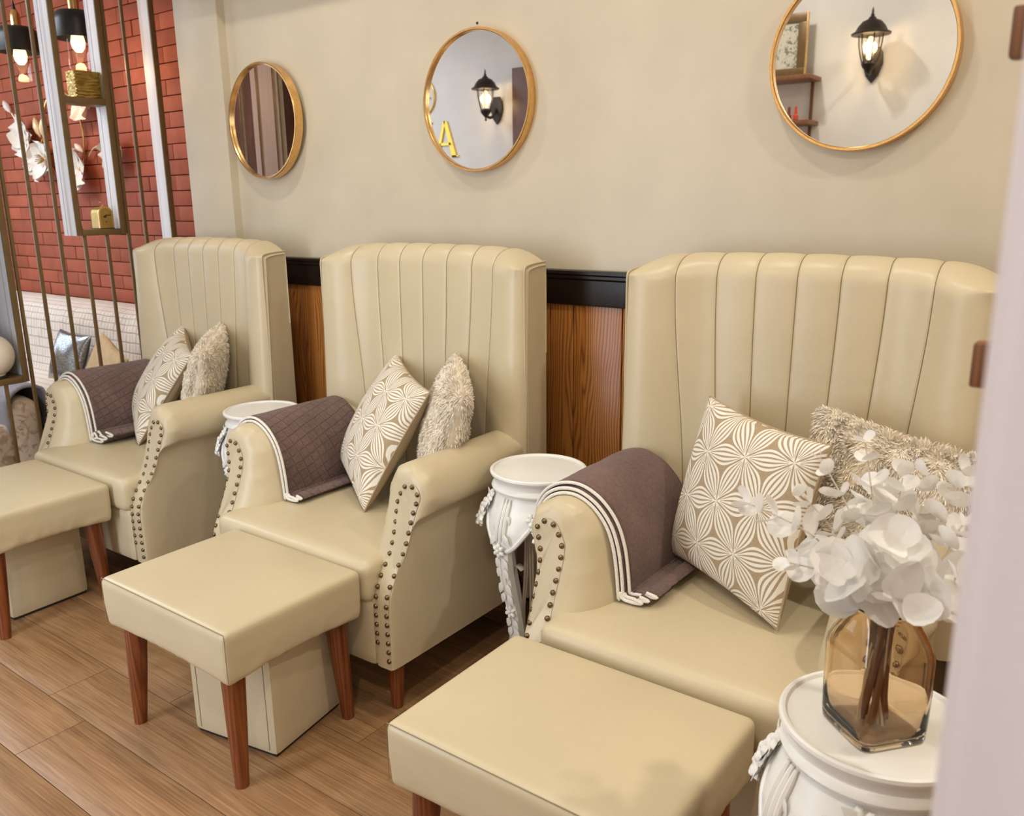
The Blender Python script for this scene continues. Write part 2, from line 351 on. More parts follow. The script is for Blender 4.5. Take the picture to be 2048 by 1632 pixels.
# ------------------------------------------------------------------ mesh builder
class MB:
    def __init__(s): s.v, s.f, s.uv = [], [], None
    def add(s, verts, faces):
        o = len(s.v); s.v += [tuple(p) for p in verts]; s.f += [tuple(i + o for i in f) for f in faces]; return s
    def box(s, lo, hi):
        x0, y0, z0 = lo; x1, y1, z1 = hi
        return s.add([(x0, y0, z0), (x1, y0, z0), (x1, y1, z0), (x0, y1, z0), (x0, y0, z1), (x1, y0, z1), (x1, y1, z1), (x0, y1, z1)],
                     [(0, 3, 2, 1), (4, 5, 6, 7), (0, 1, 5, 4), (1, 2, 6, 5), (2, 3, 7, 6), (3, 0, 4, 7)])
    def cbox(s, lo, hi, b=0.004):
        """box with chamfered edges (24 verts)"""
        bm = bmesh.new(); bmesh.ops.create_cube(bm, size=1)
        for v in bm.verts:
            v.co = Vector((lo[i] + (v.co[i] + 0.5) * (hi[i] - lo[i]) for i in range(3)))
        bmesh.ops.bevel(bm, geom=bm.edges[:], offset=min(b, 0.45 * min(hi[i] - lo[i] for i in range(3))), segments=2, profile=0.6, affect='EDGES')
        bm.verts.index_update()
        s.add([v.co[:] for v in bm.verts], [[v.index for v in f.verts] for f in bm.faces]); bm.free(); return s
    def tube(s, pts, r, n=8, closed=False, cap=True):
        P = [Vector(p) for p in pts]; m = len(P); rs = r if isinstance(r, (list, tuple)) else [r] * m
        ref = None; rings = []
        for i in range(m):
            if closed: t = P[(i + 1) % m] - P[i - 1]
            else: t = P[min(i + 1, m - 1)] - P[max(i - 1, 0)]
            if t.length < 1e-9: t = Vector((0, 0, 1))
            t.normalize()
            if ref is None: ref = t.orthogonal().normalized()
            ref = (ref - t * ref.dot(t)); 
            if ref.length < 1e-6: ref = t.orthogonal()
            ref.normalize(); b = t.cross(ref)
            rings.append([P[i] + (ref * cos(2 * pi * k / n) + b * sin(2 * pi * k / n)) * rs[i] for k in range(n)])
        o = len(s.v)
        for rg in rings: s.v += [tuple(p) for p in rg]
        for i in range(m if closed else m - 1):
            j = (i + 1) % m
            for k in range(n):
                k2 = (k + 1) % n
                s.f.append((o + i * n + k, o + i * n + k2, o + j * n + k2, o + j * n + k))
        if cap and not closed:
            s.f.append(tuple(o + k for k in range(n))[::-1]); s.f.append(tuple(o + (m - 1) * n + k for k in range(n)))
        return s
    def lathe(s, prof, n=32, c=(0, 0, 0), cap=True):
        o = len(s.v)
        for (r, z) in prof:
            for k in range(n): s.v.append((c[0] + r * cos(2 * pi * k / n), c[1] + r * sin(2 * pi * k / n), c[2] + z))
        for i in range(len(prof) - 1):
            for k in range(n):
                k2 = (k + 1) % n; s.f.append((o + i * n + k, o + i * n + k2, o + (i + 1) * n + k2, o + (i + 1) * n + k))
        if cap:
            if prof[0][0] > 1e-5: s.f.append(tuple(o + k for k in range(n))[::-1])
            if prof[-1][0] > 1e-5: s.f.append(tuple(o + (len(prof) - 1) * n + k for k in range(n)))
        return s
    def grid(s, fn, nu, nv, closed_u=False, uvfn=None, flip=False):
        o = len(s.v); cu = nu if closed_u else nu + 1
        for j in range(nv + 1):
            for i in range(cu): s.v.append(tuple(fn(i / nu, j / nv)))
        for j in range(nv):
            for i in range(nu):
                i2 = (i + 1) % cu if closed_u else i + 1
                q = (o + j * cu + i, o + j * cu + i2, o + (j + 1) * cu + i2, o + (j + 1) * cu + i)
                s.f.append(q[::-1] if flip else q)
        if uvfn:
            if s.uv is None: s.uv = {}
            for j in range(nv + 1):
                for i in range(cu): s.uv[o + j * cu + i] = uvfn(i / nu, j / nv)
        return s
    def rounded(s, size, r, n=(24, 20, 8), fn=None, c=(0, 0, 0)):
        """rounded box with subdivided faces; fn(p, unit) moves each vertex"""
        hx, hy, hz = [d / 2 for d in size]; nx, ny, nz = n; idx = {}
        def dist(k, m, h):
            t = k / m
            t = 0.5 - 0.5 * cos(pi * t) if m > 3 else t
            return -h + 2 * h * (0.55 * t + 0.45 * (k / m))
        def vid(i, j, k):
            if (i, j, k) not in idx:
                p = Vector((dist(i, nx, hx), dist(j, ny, hy), dist(k, nz, hz)))
                q = Vector((max(-hx + r, min(hx - r, p.x)), max(-hy + r, min(hy - r, p.y)), max(-hz + r, min(hz - r, p.z))))
                d = p - q
                if d.length > 1e-9:
                    m_ = max(abs(d.x), abs(d.y), abs(d.z)); p = q + d.normalized() * m_ if d.length > 1e-9 else p
                un = Vector((p.x / hx, p.y / hy, p.z / hz))
                if fn: p = Vector(fn(p, un))
                idx[(i, j, k)] = len(s.v); s.v.append((p.x + c[0], p.y + c[1], p.z + c[2]))
            return idx[(i, j, k)]
        for i in range(nx):
            for j in range(ny):
                s.f.append((vid(i, j, 0), vid(i, j + 1, 0), vid(i + 1, j + 1, 0), vid(i + 1, j, 0)))
                s.f.append((vid(i, j, nz), vid(i + 1, j, nz), vid(i + 1, j + 1, nz), vid(i, j + 1, nz)))
        for i in range(nx):
            for k in range(nz):
                s.f.append((vid(i, 0, k), vid(i + 1, 0, k), vid(i + 1, 0, k + 1), vid(i, 0, k + 1)))
                s.f.append((vid(i, ny, k), vid(i, ny, k + 1), vid(i + 1, ny, k + 1), vid(i + 1, ny, k)))
        for j in range(ny):
            for k in range(nz):
                s.f.append((vid(0, j, k), vid(0, j, k + 1), vid(0, j + 1, k + 1), vid(0, j + 1, k)))
                s.f.append((vid(nx, j, k), vid(nx, j + 1, k), vid(nx, j + 1, k + 1), vid(nx, j, k + 1)))
        return s
    def prism(s, outline, axis, a, b):
        """extrude a 2-D outline along an axis; axis 'x': outline is (y,z), 'y': (x,z), 'z': (x,y)"""
        n = len(outline)
        def P(q, t): return (t, q[0], q[1]) if axis == 'x' else ((q[0], t, q[1]) if axis == 'y' else (q[0], q[1], t))
        vs_ = [P(q, a) for q in outline] + [P(q, b) for q in outline]
        fs = [tuple(range(n))[::-1], tuple(range(n, 2 * n))] + [(i, (i + 1) % n, n + (i + 1) % n, n + i) for i in range(n)]
        return s.add(vs_, fs)
    def shift(s, d):
        s.v = [(p[0] + d[0], p[1] + d[1], p[2] + d[2]) for p in s.v]; return s
    def xform(s, mat): s.v = [tuple(mat @ Vector(p)) for p in s.v]; return s
    def mirror_x(s):
        r = MB(); r.v = [(-p[0], p[1], p[2]) for p in s.v]; r.f = [f[::-1] for f in s.f]; r.uv = s.uv; return r
    def mesh(s, name, mat, smooth=True, angle=40):
        me = bpy.data.meshes.new(name); me.from_pydata(s.v, [], s.f); me.update()
        if s.uv:
            ul = me.uv_layers.new(name='UVMap')
            for l in me.loops: ul.data[l.index].uv = s.uv.get(l.vertex_index, (0, 0))
        mats = mat if isinstance(mat, list) else [mat]
        for mm in mats: me.materials.append(MT[mm])
        bm = bmesh.new(); bm.from_mesh(me); bmesh.ops.recalc_face_normals(bm, faces=bm.faces[:])
        if smooth:
            for f in bm.faces: f.smooth = True
            for e in bm.edges:
                if len(e.link_faces) == 2 and e.calc_face_angle(0) > radians(angle): e.smooth = False
        bm.to_mesh(me); bm.free(); return me
    def build(s, name, mat, parent=None, smooth=True, angle=40, label=None, kind=None):
        o = bpy.data.objects.new(name, s.mesh(name, mat, smooth, angle)); COL.objects.link(o)
        if parent: o.parent = parent
        if label: o['label'] = label
        if kind: o['kind'] = kind
        return o
def inst(name, me, parent, loc=(0, 0, 0), rot=None, scale=None, label=None):
    o = bpy.data.objects.new(name, me); COL.objects.link(o); o.parent = parent; o.location = loc
    if rot is not None: o.rotation_euler = rot
    if scale is not None: o.scale = scale
    if label: o['label'] = label
    return o
def thing(name, label, cat, loc=(0, 0, 0), rz=0, group=None):
    o = bpy.data.objects.new(name, None); COL.objects.link(o); o.empty_display_size = 0.05
    o.location = loc; o.rotation_euler = (0, 0, rz); o['label'] = label; o['category'] = cat
    if group: o['group'] = group
    return o
def tag(o, label, cat, group=None):
    o['label'] = label; o['category'] = cat
    if group: o['group'] = group
    return o
def struct(o): o['kind'] = 'structure'; return o
def dup(root, loc, rz=None, label=None):
    r = root.copy(); COL.objects.link(r); r.location = loc
    if rz is not None: r.rotation_euler = (0, 0, rz)
    if label: r['label'] = label
    for ch in list(root.children):
        c = ch.copy(); COL.objects.link(c); c.parent = r
        for g in list(ch.children):
            d = g.copy(); COL.objects.link(d); d.parent = c
    return r
def smooth01(t): t = max(0, min(1, t)); return t * t * (3 - 2 * t)
def lerp(a, b, t): return a + (b - a) * t
def interp(x, xs, ys):
    if x <= xs[0]: return ys[0]
    for i in range(len(xs) - 1):
        if x <= xs[i + 1]: return lerp(ys[i], ys[i + 1], (x - xs[i]) / (xs[i + 1] - xs[i]))
    return ys[-1]
def catmull(P, per=6):
    P = [Vector(p) for p in P]; out = []
    for i in range(len(P) - 1):
        p0, p1, p2, p3 = P[max(i - 1, 0)], P[i], P[i + 1], P[min(i + 2, len(P) - 1)]
        for k in range(per):
            t = k / per
            out.append(0.5 * ((2 * p1) + (p2 - p0) * t + (2 * p0 - 5 * p1 + 4 * p2 - p3) * t * t + (3 * p1 - p0 - 3 * p2 + p3) * t ** 3))
    out.append(P[-1]); return out

# ================================================================== SETTING
YW = 2.20          # face of the mirror wall
YB = 2.42          # face of the brick wall
YF = -0.60         # face of the front wall
XL, XR = -6.1, 1.3
# floor planks
fl = struct(MB().box((XL, YF, -0.06), (XR, YB + 0.1, -0.012)).build('floor', 'mortar', smooth=False))
PW, PL = 0.18, 1.22
pk = MB().cbox((-PL / 2 + 0.0008, -PW / 2 + 0.0008, -0.011), (PL / 2 - 0.0008, PW / 2 - 0.0008, 0.0), 0.0012).mesh('plank', 'floor')
row = 0
y = 0.925 - 9 * PW
offs = {9: -2.335, 10: -2.023}
while y < YB:
    x0 = offs.get(row, -2.3 + ((row * 0.517) % 1.0) * PL)
    x = x0 - math.ceil((x0 - XL) / PL) * PL
    while x < XR:
        inst('plank', pk, fl, (x + PL / 2, y + PW / 2, 0)); x += PL
    y += PW; row += 1
struct(MB().box((XL, YF, CEIL), (XR, YB + 0.1, CEIL + 0.08)).build('ceiling', 'ceiling', smooth=False))
# mirror wall with pilaster at its left end
XP = -3.287
struct(MB().box((-3.003, YW, 0), (XR, YW + 0.12, CEIL)).build('wall_back', 'wall', smooth=False))
struct(MB().cbox((XP, 2.163, 0), (-3.003, YB + 0.1, CEIL), 0.004).build('wall_pilaster', 'wall'))
wr = struct(MB().box((XL, YB + 0.012, 0), (XP + 0.02, YB + 0.12, CEIL)).build('wall_rear', 'mortar', smooth=False))
struct(MB().box((XR, YF, 0), (XR + 0.1, YW + 0.1, CEIL)).build('wall_right', 'wall', smooth=False))
# front wall with a glazed door opening
DX0, DX1, DZ = -2.68, -1.95, 2.30
struct(MB().box((XL, YF - 0.12, 0), (DX0, YF, CEIL)).box((DX1, YF - 0.12, 0), (0.25, YF, CEIL)).box((1.15, YF - 0.12, 0), (XR, YF, CEIL)).box((0.25, YF - 0.12, 0), (1.15, YF, 0.9)).box((0.25, YF - 0.12, 2.1), (1.15, YF, CEIL)).box((DX0, YF - 0.12, DZ), (DX1, YF, CEIL)).build('wall_front', 'wall_white', smooth=False))
struct(MB().box((XL - 0.1, YF, 0), (XL, 0.5, CEIL)).box((XL - 0.1, 1.9, 0), (XL, YB + 0.1, CEIL)).box((XL - 0.1, 0.5, 0), (XL, 1.9, 0.55)).box((XL - 0.1, 0.5, 2.45), (XL, 1.9, CEIL)).build('wall_left', 'brownwood', smooth=False))
w1 = MB()
for (a, b) in (((0.5, 0.55), (1.9, 0.61)), ((0.5, 2.39), (1.9, 2.45)), ((0.5, 0.61), (0.56, 2.39)), ((1.84, 0.61), (1.9, 2.39)), ((1.17, 0.61), (1.23, 2.39))):
    w1.cbox((XL - 0.07, a[0], a[1]), (XL - 0.02, b[0], b[1]))
wo = struct(w1.build('window_1', 'whitewood'))
for (a, b) in ((0.56, 1.17), (1.23, 1.84)): MB().box((XL - 0.05, a, 0.61), (XL - 0.045, b, 2.39)).build('pane', 'clear', wo, smooth=False)
d1 = MB()
for (a, b) in (((DX0, 0), (DX0 + 0.09, DZ)), ((DX1 - 0.09, 0), (DX1, DZ)), ((DX0 + 0.09, DZ - 0.09), (DX1 - 0.09, DZ)), ((DX0 + 0.09, 0), (DX1 - 0.09, 0.12))):
    d1.cbox((a[0], YF - 0.11, a[1]), (b[0], YF - 0.05, b[1]))
do = struct(d1.build('door_1', 'brownwood'))
for (a, b) in ((DX0 + 0.09, DX1 - 0.09),): MB().box((a, YF - 0.085, 0.12), (b, YF - 0.08, DZ - 0.09)).build('pane', 'clear', do, smooth=False)
w2 = MB()
for (a, b) in (((0.25, 0.9), (1.15, 0.95)), ((0.25, 2.05), (1.15, 2.1)), ((0.25, 0.95), (0.30, 2.05)), ((1.10, 0.95), (1.15, 2.05))): w2.cbox((a[0], YF - 0.10, a[1]), (b[0], YF - 0.05, b[1]))
wo2 = struct(w2.build('added_window', 'brownwood'))  # unseen window added as the opening for the curtain's extra daylight
MB().box((0.30, YF - 0.08, 0.95), (1.10, YF - 0.075, 2.05)).build('pane', 'clear', wo2, smooth=False)
struct(MB().cbox((-3.613, YF - 0.02, 0), (-3.33, YF + 0.06, 2.2), 0.006).build('trim_1', 'brownwood'))
# chair rail and wainscot
rail = MB().prism([(YW, 1.033), (2.178, 1.033), (2.176, 1.04), (2.176, 1.108), (2.170, 1.114), (2.170, 1.122), (2.164, 1.127), (2.164, 1.136), (2.168, 1.138), (YW, 1.138)], 'x', -3.003, XR)
struct(rail.build('trim_2', 'rail', angle=20))
wn = struct(MB().box((-3.003, 2.196, 0), (XR, YW - 0.001, 1.035)).build('trim_3', 'rail', smooth=False))
xs = [-1.474, -1.389, -1.219]; x = -1.474
edges = []
k = 0; xx = -1.474 - 0.255 * 6
while xx < XR:
    edges += [xx, xx + 0.085]; xx += 0.255
edges = [e for e in edges if -3.0 < e < XR]; edges = [-3.003] + edges + [XR]
for a, b in zip(edges[:-1], edges[1:]):
    if b - a > 0.01: MB().cbox((a + 0.0015, 2.186, 0.1), (b - 0.0015, 2.1985, 1.034), 0.004).build('panel', 'panel', wn)
struct(MB().cbox((-3.003, 2.174, 0), (XR, 2.2, 0.105), 0.004).build('baseboard_back', 'plinth'))
struct(MB().cbox((-6.0, YB - 0.012, 0), (XP - 0.002, YB + 0.014, 0.1), 0.004).build('baseboard_rear', 'plinth'))
# ceiling soffit over the pilaster (shades the top of the wall)
struct(MB().box((-3.287, 2.05, 2.16), (-1.98, 2.20, CEIL)).build('trim_4', 'wall', smooth=False))
# bricks
BL, BH, BG = 0.2335, 0.0715, 0.0042
bkm = [MB().cbox((0, -0.0 + d, 0), (BL - BG, 0.016, BH - BG), 0.0025).mesh('brick', 'brick') for d in (0.0, 0.0015, -0.0015)]
rest = MB(); nb = 0
zc = 1.047 - 14 * BH; course = 0
while zc < CEIL - 0.02:
    x = -4.606 - 7 * BL + (BL / 2 if (course % 2) else 0) + random.uniform(-0.006, 0.006)
    while x < XP - 0.02:
        a = x; 
        if a + BL > XL:
            vis = zc > 0.72 and zc < 2.42 and a > -5.70
            if vis and nb < 300:
                o = inst('brick', random.choice(bkm), wr, (a + BG / 2, YB - random.uniform(0, 0.002), zc + BG / 2)); nb += 1
                if a + BL > XP: o.scale = ((XP - a) / BL, 1, 1)
            else:
                rest.cbox((a + BG / 2, YB, zc + BG / 2), (min(a + BL - BG / 2, XP), YB + 0.016, zc + BH - BG / 2), 0.003)
        x += BL
    zc += BH; course += 1
rest.build('brickwork', 'brick', wr, kind='stuff')

for i, (lx, ly) in enumerate(DOWNLIGHTS + FILLS):  # the added fill lamps get the same fitting as the downlights
    t = thing('ceiling_downlight_or_fill', ('recessed ceiling downlight above the ' + ['leftmost armchair', 'middle armchair', 'rightmost armchair', 'aisle before the middle footstool, added as fill', 'curtain side of the aisle, added as fill'][i]), 'light', (lx, ly, CEIL))
    MB().lathe([(0.058, 0.0), (0.068, 0.0), (0.068, -0.006), (0.058, -0.006), (0.058, 0.0)], 28, cap=False).build('trim_ring', 'plaster', t)
    MB().lathe([(0.0, -0.001), (0.057, -0.001)], 28, cap=False).build('diffuser', 'glow', t)
# ================================================================== WINGBACK ARMCHAIRS
YCH = 1.75   # the chair's empty stands at this y; parts are drawn in room y and shifted back
ARM_F = [(.383, .14), (.385, .22), (.386, .32), (.386, .42), (.386, .485), (.389, .52), (.402, .540), (.424, .556), (.437, .587), (.434, .622),
         (.414, .652), (.380, .671), (.338, .674), (.296, .655), (.262, .618), (.243, .57), (.233, .51), (.227, .45), (.225, .37), (.225, .28)]
ARM_S = [(.378, .14), (.378, .22), (.378, .32), (.382, .385), (.388, .44), (.392, .48), (.393, .51), (.396, .548), (.405, .58), (.411, .602),
         (.403, .622), (.386, .632), (.366, .632), (.350, .623), (.337, .600), (.327, .57), (.330, .51), (.332, .45), (.327, .38), (.327, .14)]
def yfront(z): return interp(z, [0, .14, .325, .361, .40, .447, .49, .54, .587, .65, 1], [1.419, 1.419, 1.418, 1.424, 1.446, 1.474, 1.492, 1.509, 1.518, 1.52, 1.52])
def densify(P, per): return [(v.x, v.y) for v in catmull([(p[0], p[1], 0) for p in P], per)]
AF, AS = densify(ARM_F, 4), densify(ARM_S, 4)
NP = len(AF)
def arm_mesh():
    mb = MB(); rows = []
    NF = 9
    def prof(i, d):
        zf = AF[i][1]; k = i / (NP - 1)
        D = lerp(.045, .15, smooth01((k - .62) / .25))
        t = min(1, d / D); g = sqrt(max(0, 1 - (1 - t) ** 2))
        x = lerp(AS[i][0], AF[i][0], g); z = lerp(AS[i][1], zf, g)
        if .35 < k < .85:
            pl = abs(sin(i * 0.52)) ** 6 * 0.0045 * sin(min(1, d / .05) * pi)
            n = (AF[max(i - 1, 0)][1] - AF[min(i + 1, NP - 1)][1], AF[min(i + 1, NP - 1)][0] - AF[max(i - 1, 0)][0])
            L = sqrt(n[0] ** 2 + n[1] ** 2) + 1e-9
            x += -n[0] / L * pl; z += -n[1] / L * pl
        return x, z
    ds = [0.15 * (1 - cos(pi / 2 * (r / NF))) for r in range(NF + 1)]
    for d in ds:
        rows.append([])
        for i in range(NP):
            x, z = prof(i, d); rows[-1].append((x, yfront(AS[i][1]) + d - YCH, z))
    for s_ in (0.3, 0.65, 1.0):
        rows.append([(min(AF[i][0], lerp(.44, .4262, s_)), lerp(yfront(AS[i][1]) + .15, 1.968, s_) - YCH, AF[i][1]) for i in range(NP)])
    o = 0
    for rw in rows: mb.v += rw
    for j in range(len(rows) - 1):
        for i in range(NP - 1):
            mb.f.append((j * NP + i, j * NP + i + 1, (j + 1) * NP + i + 1, (j + 1) * NP + i))
    mb.f.append(tuple(range(NP)))
    return mb
def strip_mesh():
    """nail-studded front panel of the arm, slightly domed"""
    mb = MB(); n = NP; h = NP // 2
    L = [AS[i] for i in range(h + 1)]; R = [AS[NP - 1 - i] for i in range(h + 1)]
    m = 6
    for i in range(h + 1):
        for k in range(m + 1):
            t = k / m; x = lerp(L[i][0], R[i][0], t); z = lerp(L[i][1], R[i][1], t)
            pl = 0.0022 * sin(t * pi) ** .5 + 0.0012 * noise.noise((x * 40, z * 34, 0))
            mb.v.append((x, yfront(z) - 0.0015 - pl - YCH, z))
    for i in range(h):
        for k in range(m): mb.f.append((i * (m + 1) + k, i * (m + 1) + k + 1, (i + 1) * (m + 1) + k + 1, (i + 1) * (m + 1) + k))
    return mb
def nail_spots():
    C_ = [(.408, .590)]
    cx = []
    # walk along the strip outline inset by 6 mm
    pts = []
    for i in range(NP):
        a, b = AS[max(i - 1, 0)], AS[min(i + 1, NP - 1)]
        t = (b[0] - a[0], b[1] - a[1]); L = sqrt(t[0] ** 2 + t[1] ** 2) + 1e-9
        pts.append((AS[i][0] - t[1] / L * 0.0065, AS[i][1] + t[0] / L * 0.0065))
    out = []; acc = 0.0; step = 0.0262
    for i in range(1, NP):
        if not (0.15 < pts[i][1]): continue
        d = sqrt((pts[i][0] - pts[i - 1][0]) ** 2 + (pts[i][1] - pts[i - 1][1]) ** 2)
        acc2 = acc + d
        while acc2 >= step:
            u = 1 - (acc2 - step) / d
            out.append((lerp(pts[i - 1][0], pts[i][0], u), lerp(pts[i - 1][1], pts[i][1], u))); acc2 -= step
        acc = acc2
    return out
SEAM = 0.1
BHW = .432
def seam_s(z): return lerp(.86, 1.0, smooth01((z - .55) / .62))
def back_pt(q, v, sink=None):
    """front surface of the back in channel coordinates: whole q are the stitched seams"""
    aq = abs(q); sg = 1 if q >= 0 else -1; x = 0; z = .8
    for _ in range(4):
        s = seam_s(z); x = aq * SEAM * s if aq < 3 else lerp(3 * SEAM * s, BHW, (aq - 3) / 1.2)
        zt = 1.214 - .012 * (x / BHW) ** 2 - .034 * max(0, (x - .27) / .155) ** 2.2; R = lerp(.066, .020, smooth01((x - .34) / .09))
        if v < .62: z = lerp(.34, zt - R, v / .62); th = 0
        else: th = min(1, (v - .62) / .30) * pi / 2; z = zt - R + R * sin(th)
    ax = x; zz = min(z, zt - R)
    yf = 1.980 + (zz - .5) * .036 - .052 * smooth01((ax - .22) / .16)
    edge = max(0, (ax - .39) / .042); yf += .022 * min(1, edge) ** 3
    if sink is not None: puff = -sink
    elif aq < 3: puff = .0052 * (abs(sin(pi * aq)) ** .34) - .0052
    else: puff = .0090 * sin(pi * min(1, (aq - 3) / 1.2)) ** .5 - .0052
    y = yf - puff
    if th > 0:
        a = 2.068 - yf; y = yf + a * (1 - cos(th)) - puff * cos(th); z = z + puff * sin(th)
    if v > .92: y = 2.068; z = lerp(zt, .9, (v - .92) / .08)
    if ax > .36 and .62 < v < .85: y += .003 * sin(z * 190 + x * 60) * min(1, (ax - .36) / .04) * (1 - min(1, (ax - .36) / .065) ** 8)
    return (sg * ax, y - YCH, z)
def back_mesh():
    qs = []
    for k in range(-3, 3): qs += [k + t for t in (0, .03, .08, .16, .28, .42, .58, .72, .84, .92, .97)]
    qs.append(3.0)
    tail = [3 + 1.2 * t for t in (.02, .05, .10, .18, .28, .40, .52, .64, .74, .82, .89, .94, .975, 1.0)]
    qs = [-t for t in tail[::-1]] + qs + tail
    n = len(qs) - 1; mb = MB()
    mb.grid(lambda u, v: back_pt(qs[int(round(u * n))], v), n, 60)
    return mb
def seam_line(k):
    """stitched channel line of the back"""
    return MB().tube([back_pt(k, .08 + .835 * j / 60, .0052 - .0007) for j in range(61)], .0012, 5)
def wing_side(sx):
    mb = MB(); o = [(1.968, .14), (2.072, .14), (2.072, 1.168), (2.05, 1.169), (2.01, 1.166), (1.975, 1.160), (1.966, 1.152), (1.964, 1.10), (1.962, .8)]
    mb.prism([(y - YCH, z) for y, z in o], 'x', sx * .418, sx * .4275)
    return mb
def wing_piping(sx):
    mb = MB()
    p = [(1.966, .64), (1.962, .8), (1.962, 1.0), (1.962, 1.11), (1.963, 1.148), (1.972, 1.161), (2.01, 1.167), (2.068, 1.170)]
    q = [(1.978, .40), (1.976, .7), (1.976, 1.0), (1.976, 1.12), (1.977, 1.156)]
    for L, r in ((p, .0026), (q, .0020)):
        mb.tube(catmull([(sx * .4275, y - YCH, z) for y, z in L], 5), r, 6)
    return mb
def seat_mesh():
    mb = MB()
    def fn(p, un):
        z = p.z; y = p.y
        if un.z > 0: z += .014 * (1 - un.x ** 2) * (1 - un.y ** 2)
        if un.y < -.6: y -= .006 * (1 - un.x ** 2) * (1 - (un.z) ** 2)
        return (p.x, y, z)
    mb.rounded((.652, .60, .118), .030, (26, 26, 9), fn, (0, 1.695 - YCH, .376))
    return mb
def seat_front():
    mb = MB()
    def fn(p, un):
        y = p.y - (.004 * (1 - un.x ** 2) if un.y < 0 else 0)
        return (p.x, y, p.z)
    mb.rounded((.656, .56, .192), .016, (20, 4, 8), fn, (0, 1.690 - YCH, .232))
    return mb
NAIL = MB().lathe([(0, .0052), (.0026, .0048), (.0050, .0034), (.0066, .0010), (.0070, -.001)], 10).mesh('nailhead', 'nail')
def chair_leg(x, y, sx, sy):
    return MB().tube([(x, y - YCH, .16), (x, y - YCH, .13), (x + sx * .006, y - YCH + sy * .006, .06), (x + sx * .012, y - YCH + sy * .012, 0)], [.026, .025, .020, .015], 14)
def make_chair(label, cx):
    t = thing('wingback_armchair', label, 'armchair', (cx, YCH, 0), 0, 'cream leather wingback armchairs along the wall')
    seat_front().build('seat_rail', 'leather', t)
    seat_mesh().build('seat_cushion', 'leather', t)
    b = back_mesh().build('backrest', 'leather', t, angle=75)
    for k in range(-3, 4): seam_line(k).build('channel_stitching', 'seam', b)
    am = arm_mesh(); sm = strip_mesh(); spots = nail_spots()
    for s in (1, -1):
        a = (am if s > 0 else am.mirror_x()).build('arm', 'leather', t, angle=70)
        (sm if s > 0 else sm.mirror_x()).build('front_panel', 'leather', a)
        for (x, z) in spots:
            sl = (yfront(z + .01) - yfront(z - .01)) / .02
            inst('nailhead', NAIL, a, (s * x, yfront(z) - .0042 - YCH, z), (pi / 2 - math.atan(sl), 0, 0))
        w = wing_side(s).build('wing_side', 'leather', t, angle=30)
        wing_piping(s).build('piping', 'leather', w)
    MB().cbox((-.41, 2.05 - YCH, .14), (.41, 2.066 - YCH, 1.16), .004).build('back_panel', 'leather', t)
    for sx in (-1, 1):
        for (y, sy) in ((1.475, -1), (2.02, 1)): chair_leg(sx * .335, y, sx, sy).build('leg', 'leg', t)
    return t
CH = [(-3.013, 'cream wingback armchair nearest the slatted partition, farthest from the curtain'),
      (-1.84, 'middle cream wingback armchair, right arm and nailheads in full view'),
      (-.655, 'largest nearest cream wingback armchair behind the white bouquet')]
ch0 = make_chair(CH[0][1], CH[0][0])
for cx, lb in CH[1:]: dup(ch0, (cx, YCH, 0), label=lb)

# ------------------------------------------------------------------ footstools
def stool(label, cx, cy, w=.525, d=.415, rz=0):
    t = thing('footstool', label, 'footstool', (cx, cy, 0), rz, 'cream leather footstools')
    mb = MB()
    def fn(p, un):
        z = p.z
        if un.z > .3: z += .010 * (1 - abs(un.x) ** 2.5) * (1 - abs(un.y) ** 2.5)
        k = max(0, -un.z); wr = .0085 * k * (1 - k * .4) * abs(sin(p.x * 48 + 2.2 * sin(p.x * 17) + p.z * 26)) if abs(un.y) > .8 else .0085 * k * abs(sin(p.y * 50 + 2 * sin(p.y * 19) - p.z * 26))
        x, y = p.x * (1 - wr * 2), p.y * (1 - wr * 2)
        if un.z < -.2: z += .012 * (-un.z) * ((1 - un.x ** 2) if abs(un.y) > abs(un.x) else (1 - un.y ** 2))
        if un.z < 0: x *= 1 - .012 * un.z ** 2; y *= 1 - .012 * un.z ** 2
        return (x, y, z)
    mb.rounded((w, d, .137), .016, (46, 38, 12), fn, (0, 0, .3535))
    c = mb.build('cushion', 'leather', t, angle=70)
    ps = MB()
    hw, hd, zt = w / 2 - .004, d / 2 - .004, .4185
    pts = []
    for k in range(25):
        u = -1 + 2 * k / 24; pts.append((u * hw, -hd, zt + .006 * (1 - abs(u) ** 2.5) * 0 + .001))
    ps.tube(pts, .0010, 5)
    ps.build('piping', 'seam', c)
    for sx in (-1, 1): MB().tube([(sx * (hw + .0005), -(hd + .0005), .300), (sx * (hw + .0012), -(hd + .0012), .36), (sx * (hw), -(hd), .417)], .0008, 5).build('corner_seam', 'seam', c)
    for sx in (-1, 1):
        for sy in (-1, 1):
            x, y = sx * (w / 2 - .055), sy * (d / 2 - .050)
            MB().tube([(x, y, .30), (x, y, .27), (x + sx * .006, y + sy * .006, .14), (x + sx * .012, y + sy * .012, 0)], [.0285, .028, .0235, .0165], 18).build('leg', 'leg', t)
    return t
stool('cream leather footstool cut by the left frame edge, before the farthest armchair', -3.005, 1.175)
stool('cream leather footstool with brown tapered legs, before the middle armchair', -1.787, 1.18)
stool('large near footstool at the bottom edge, before the nearest armchair', -.737, 1.158, .55, .41)
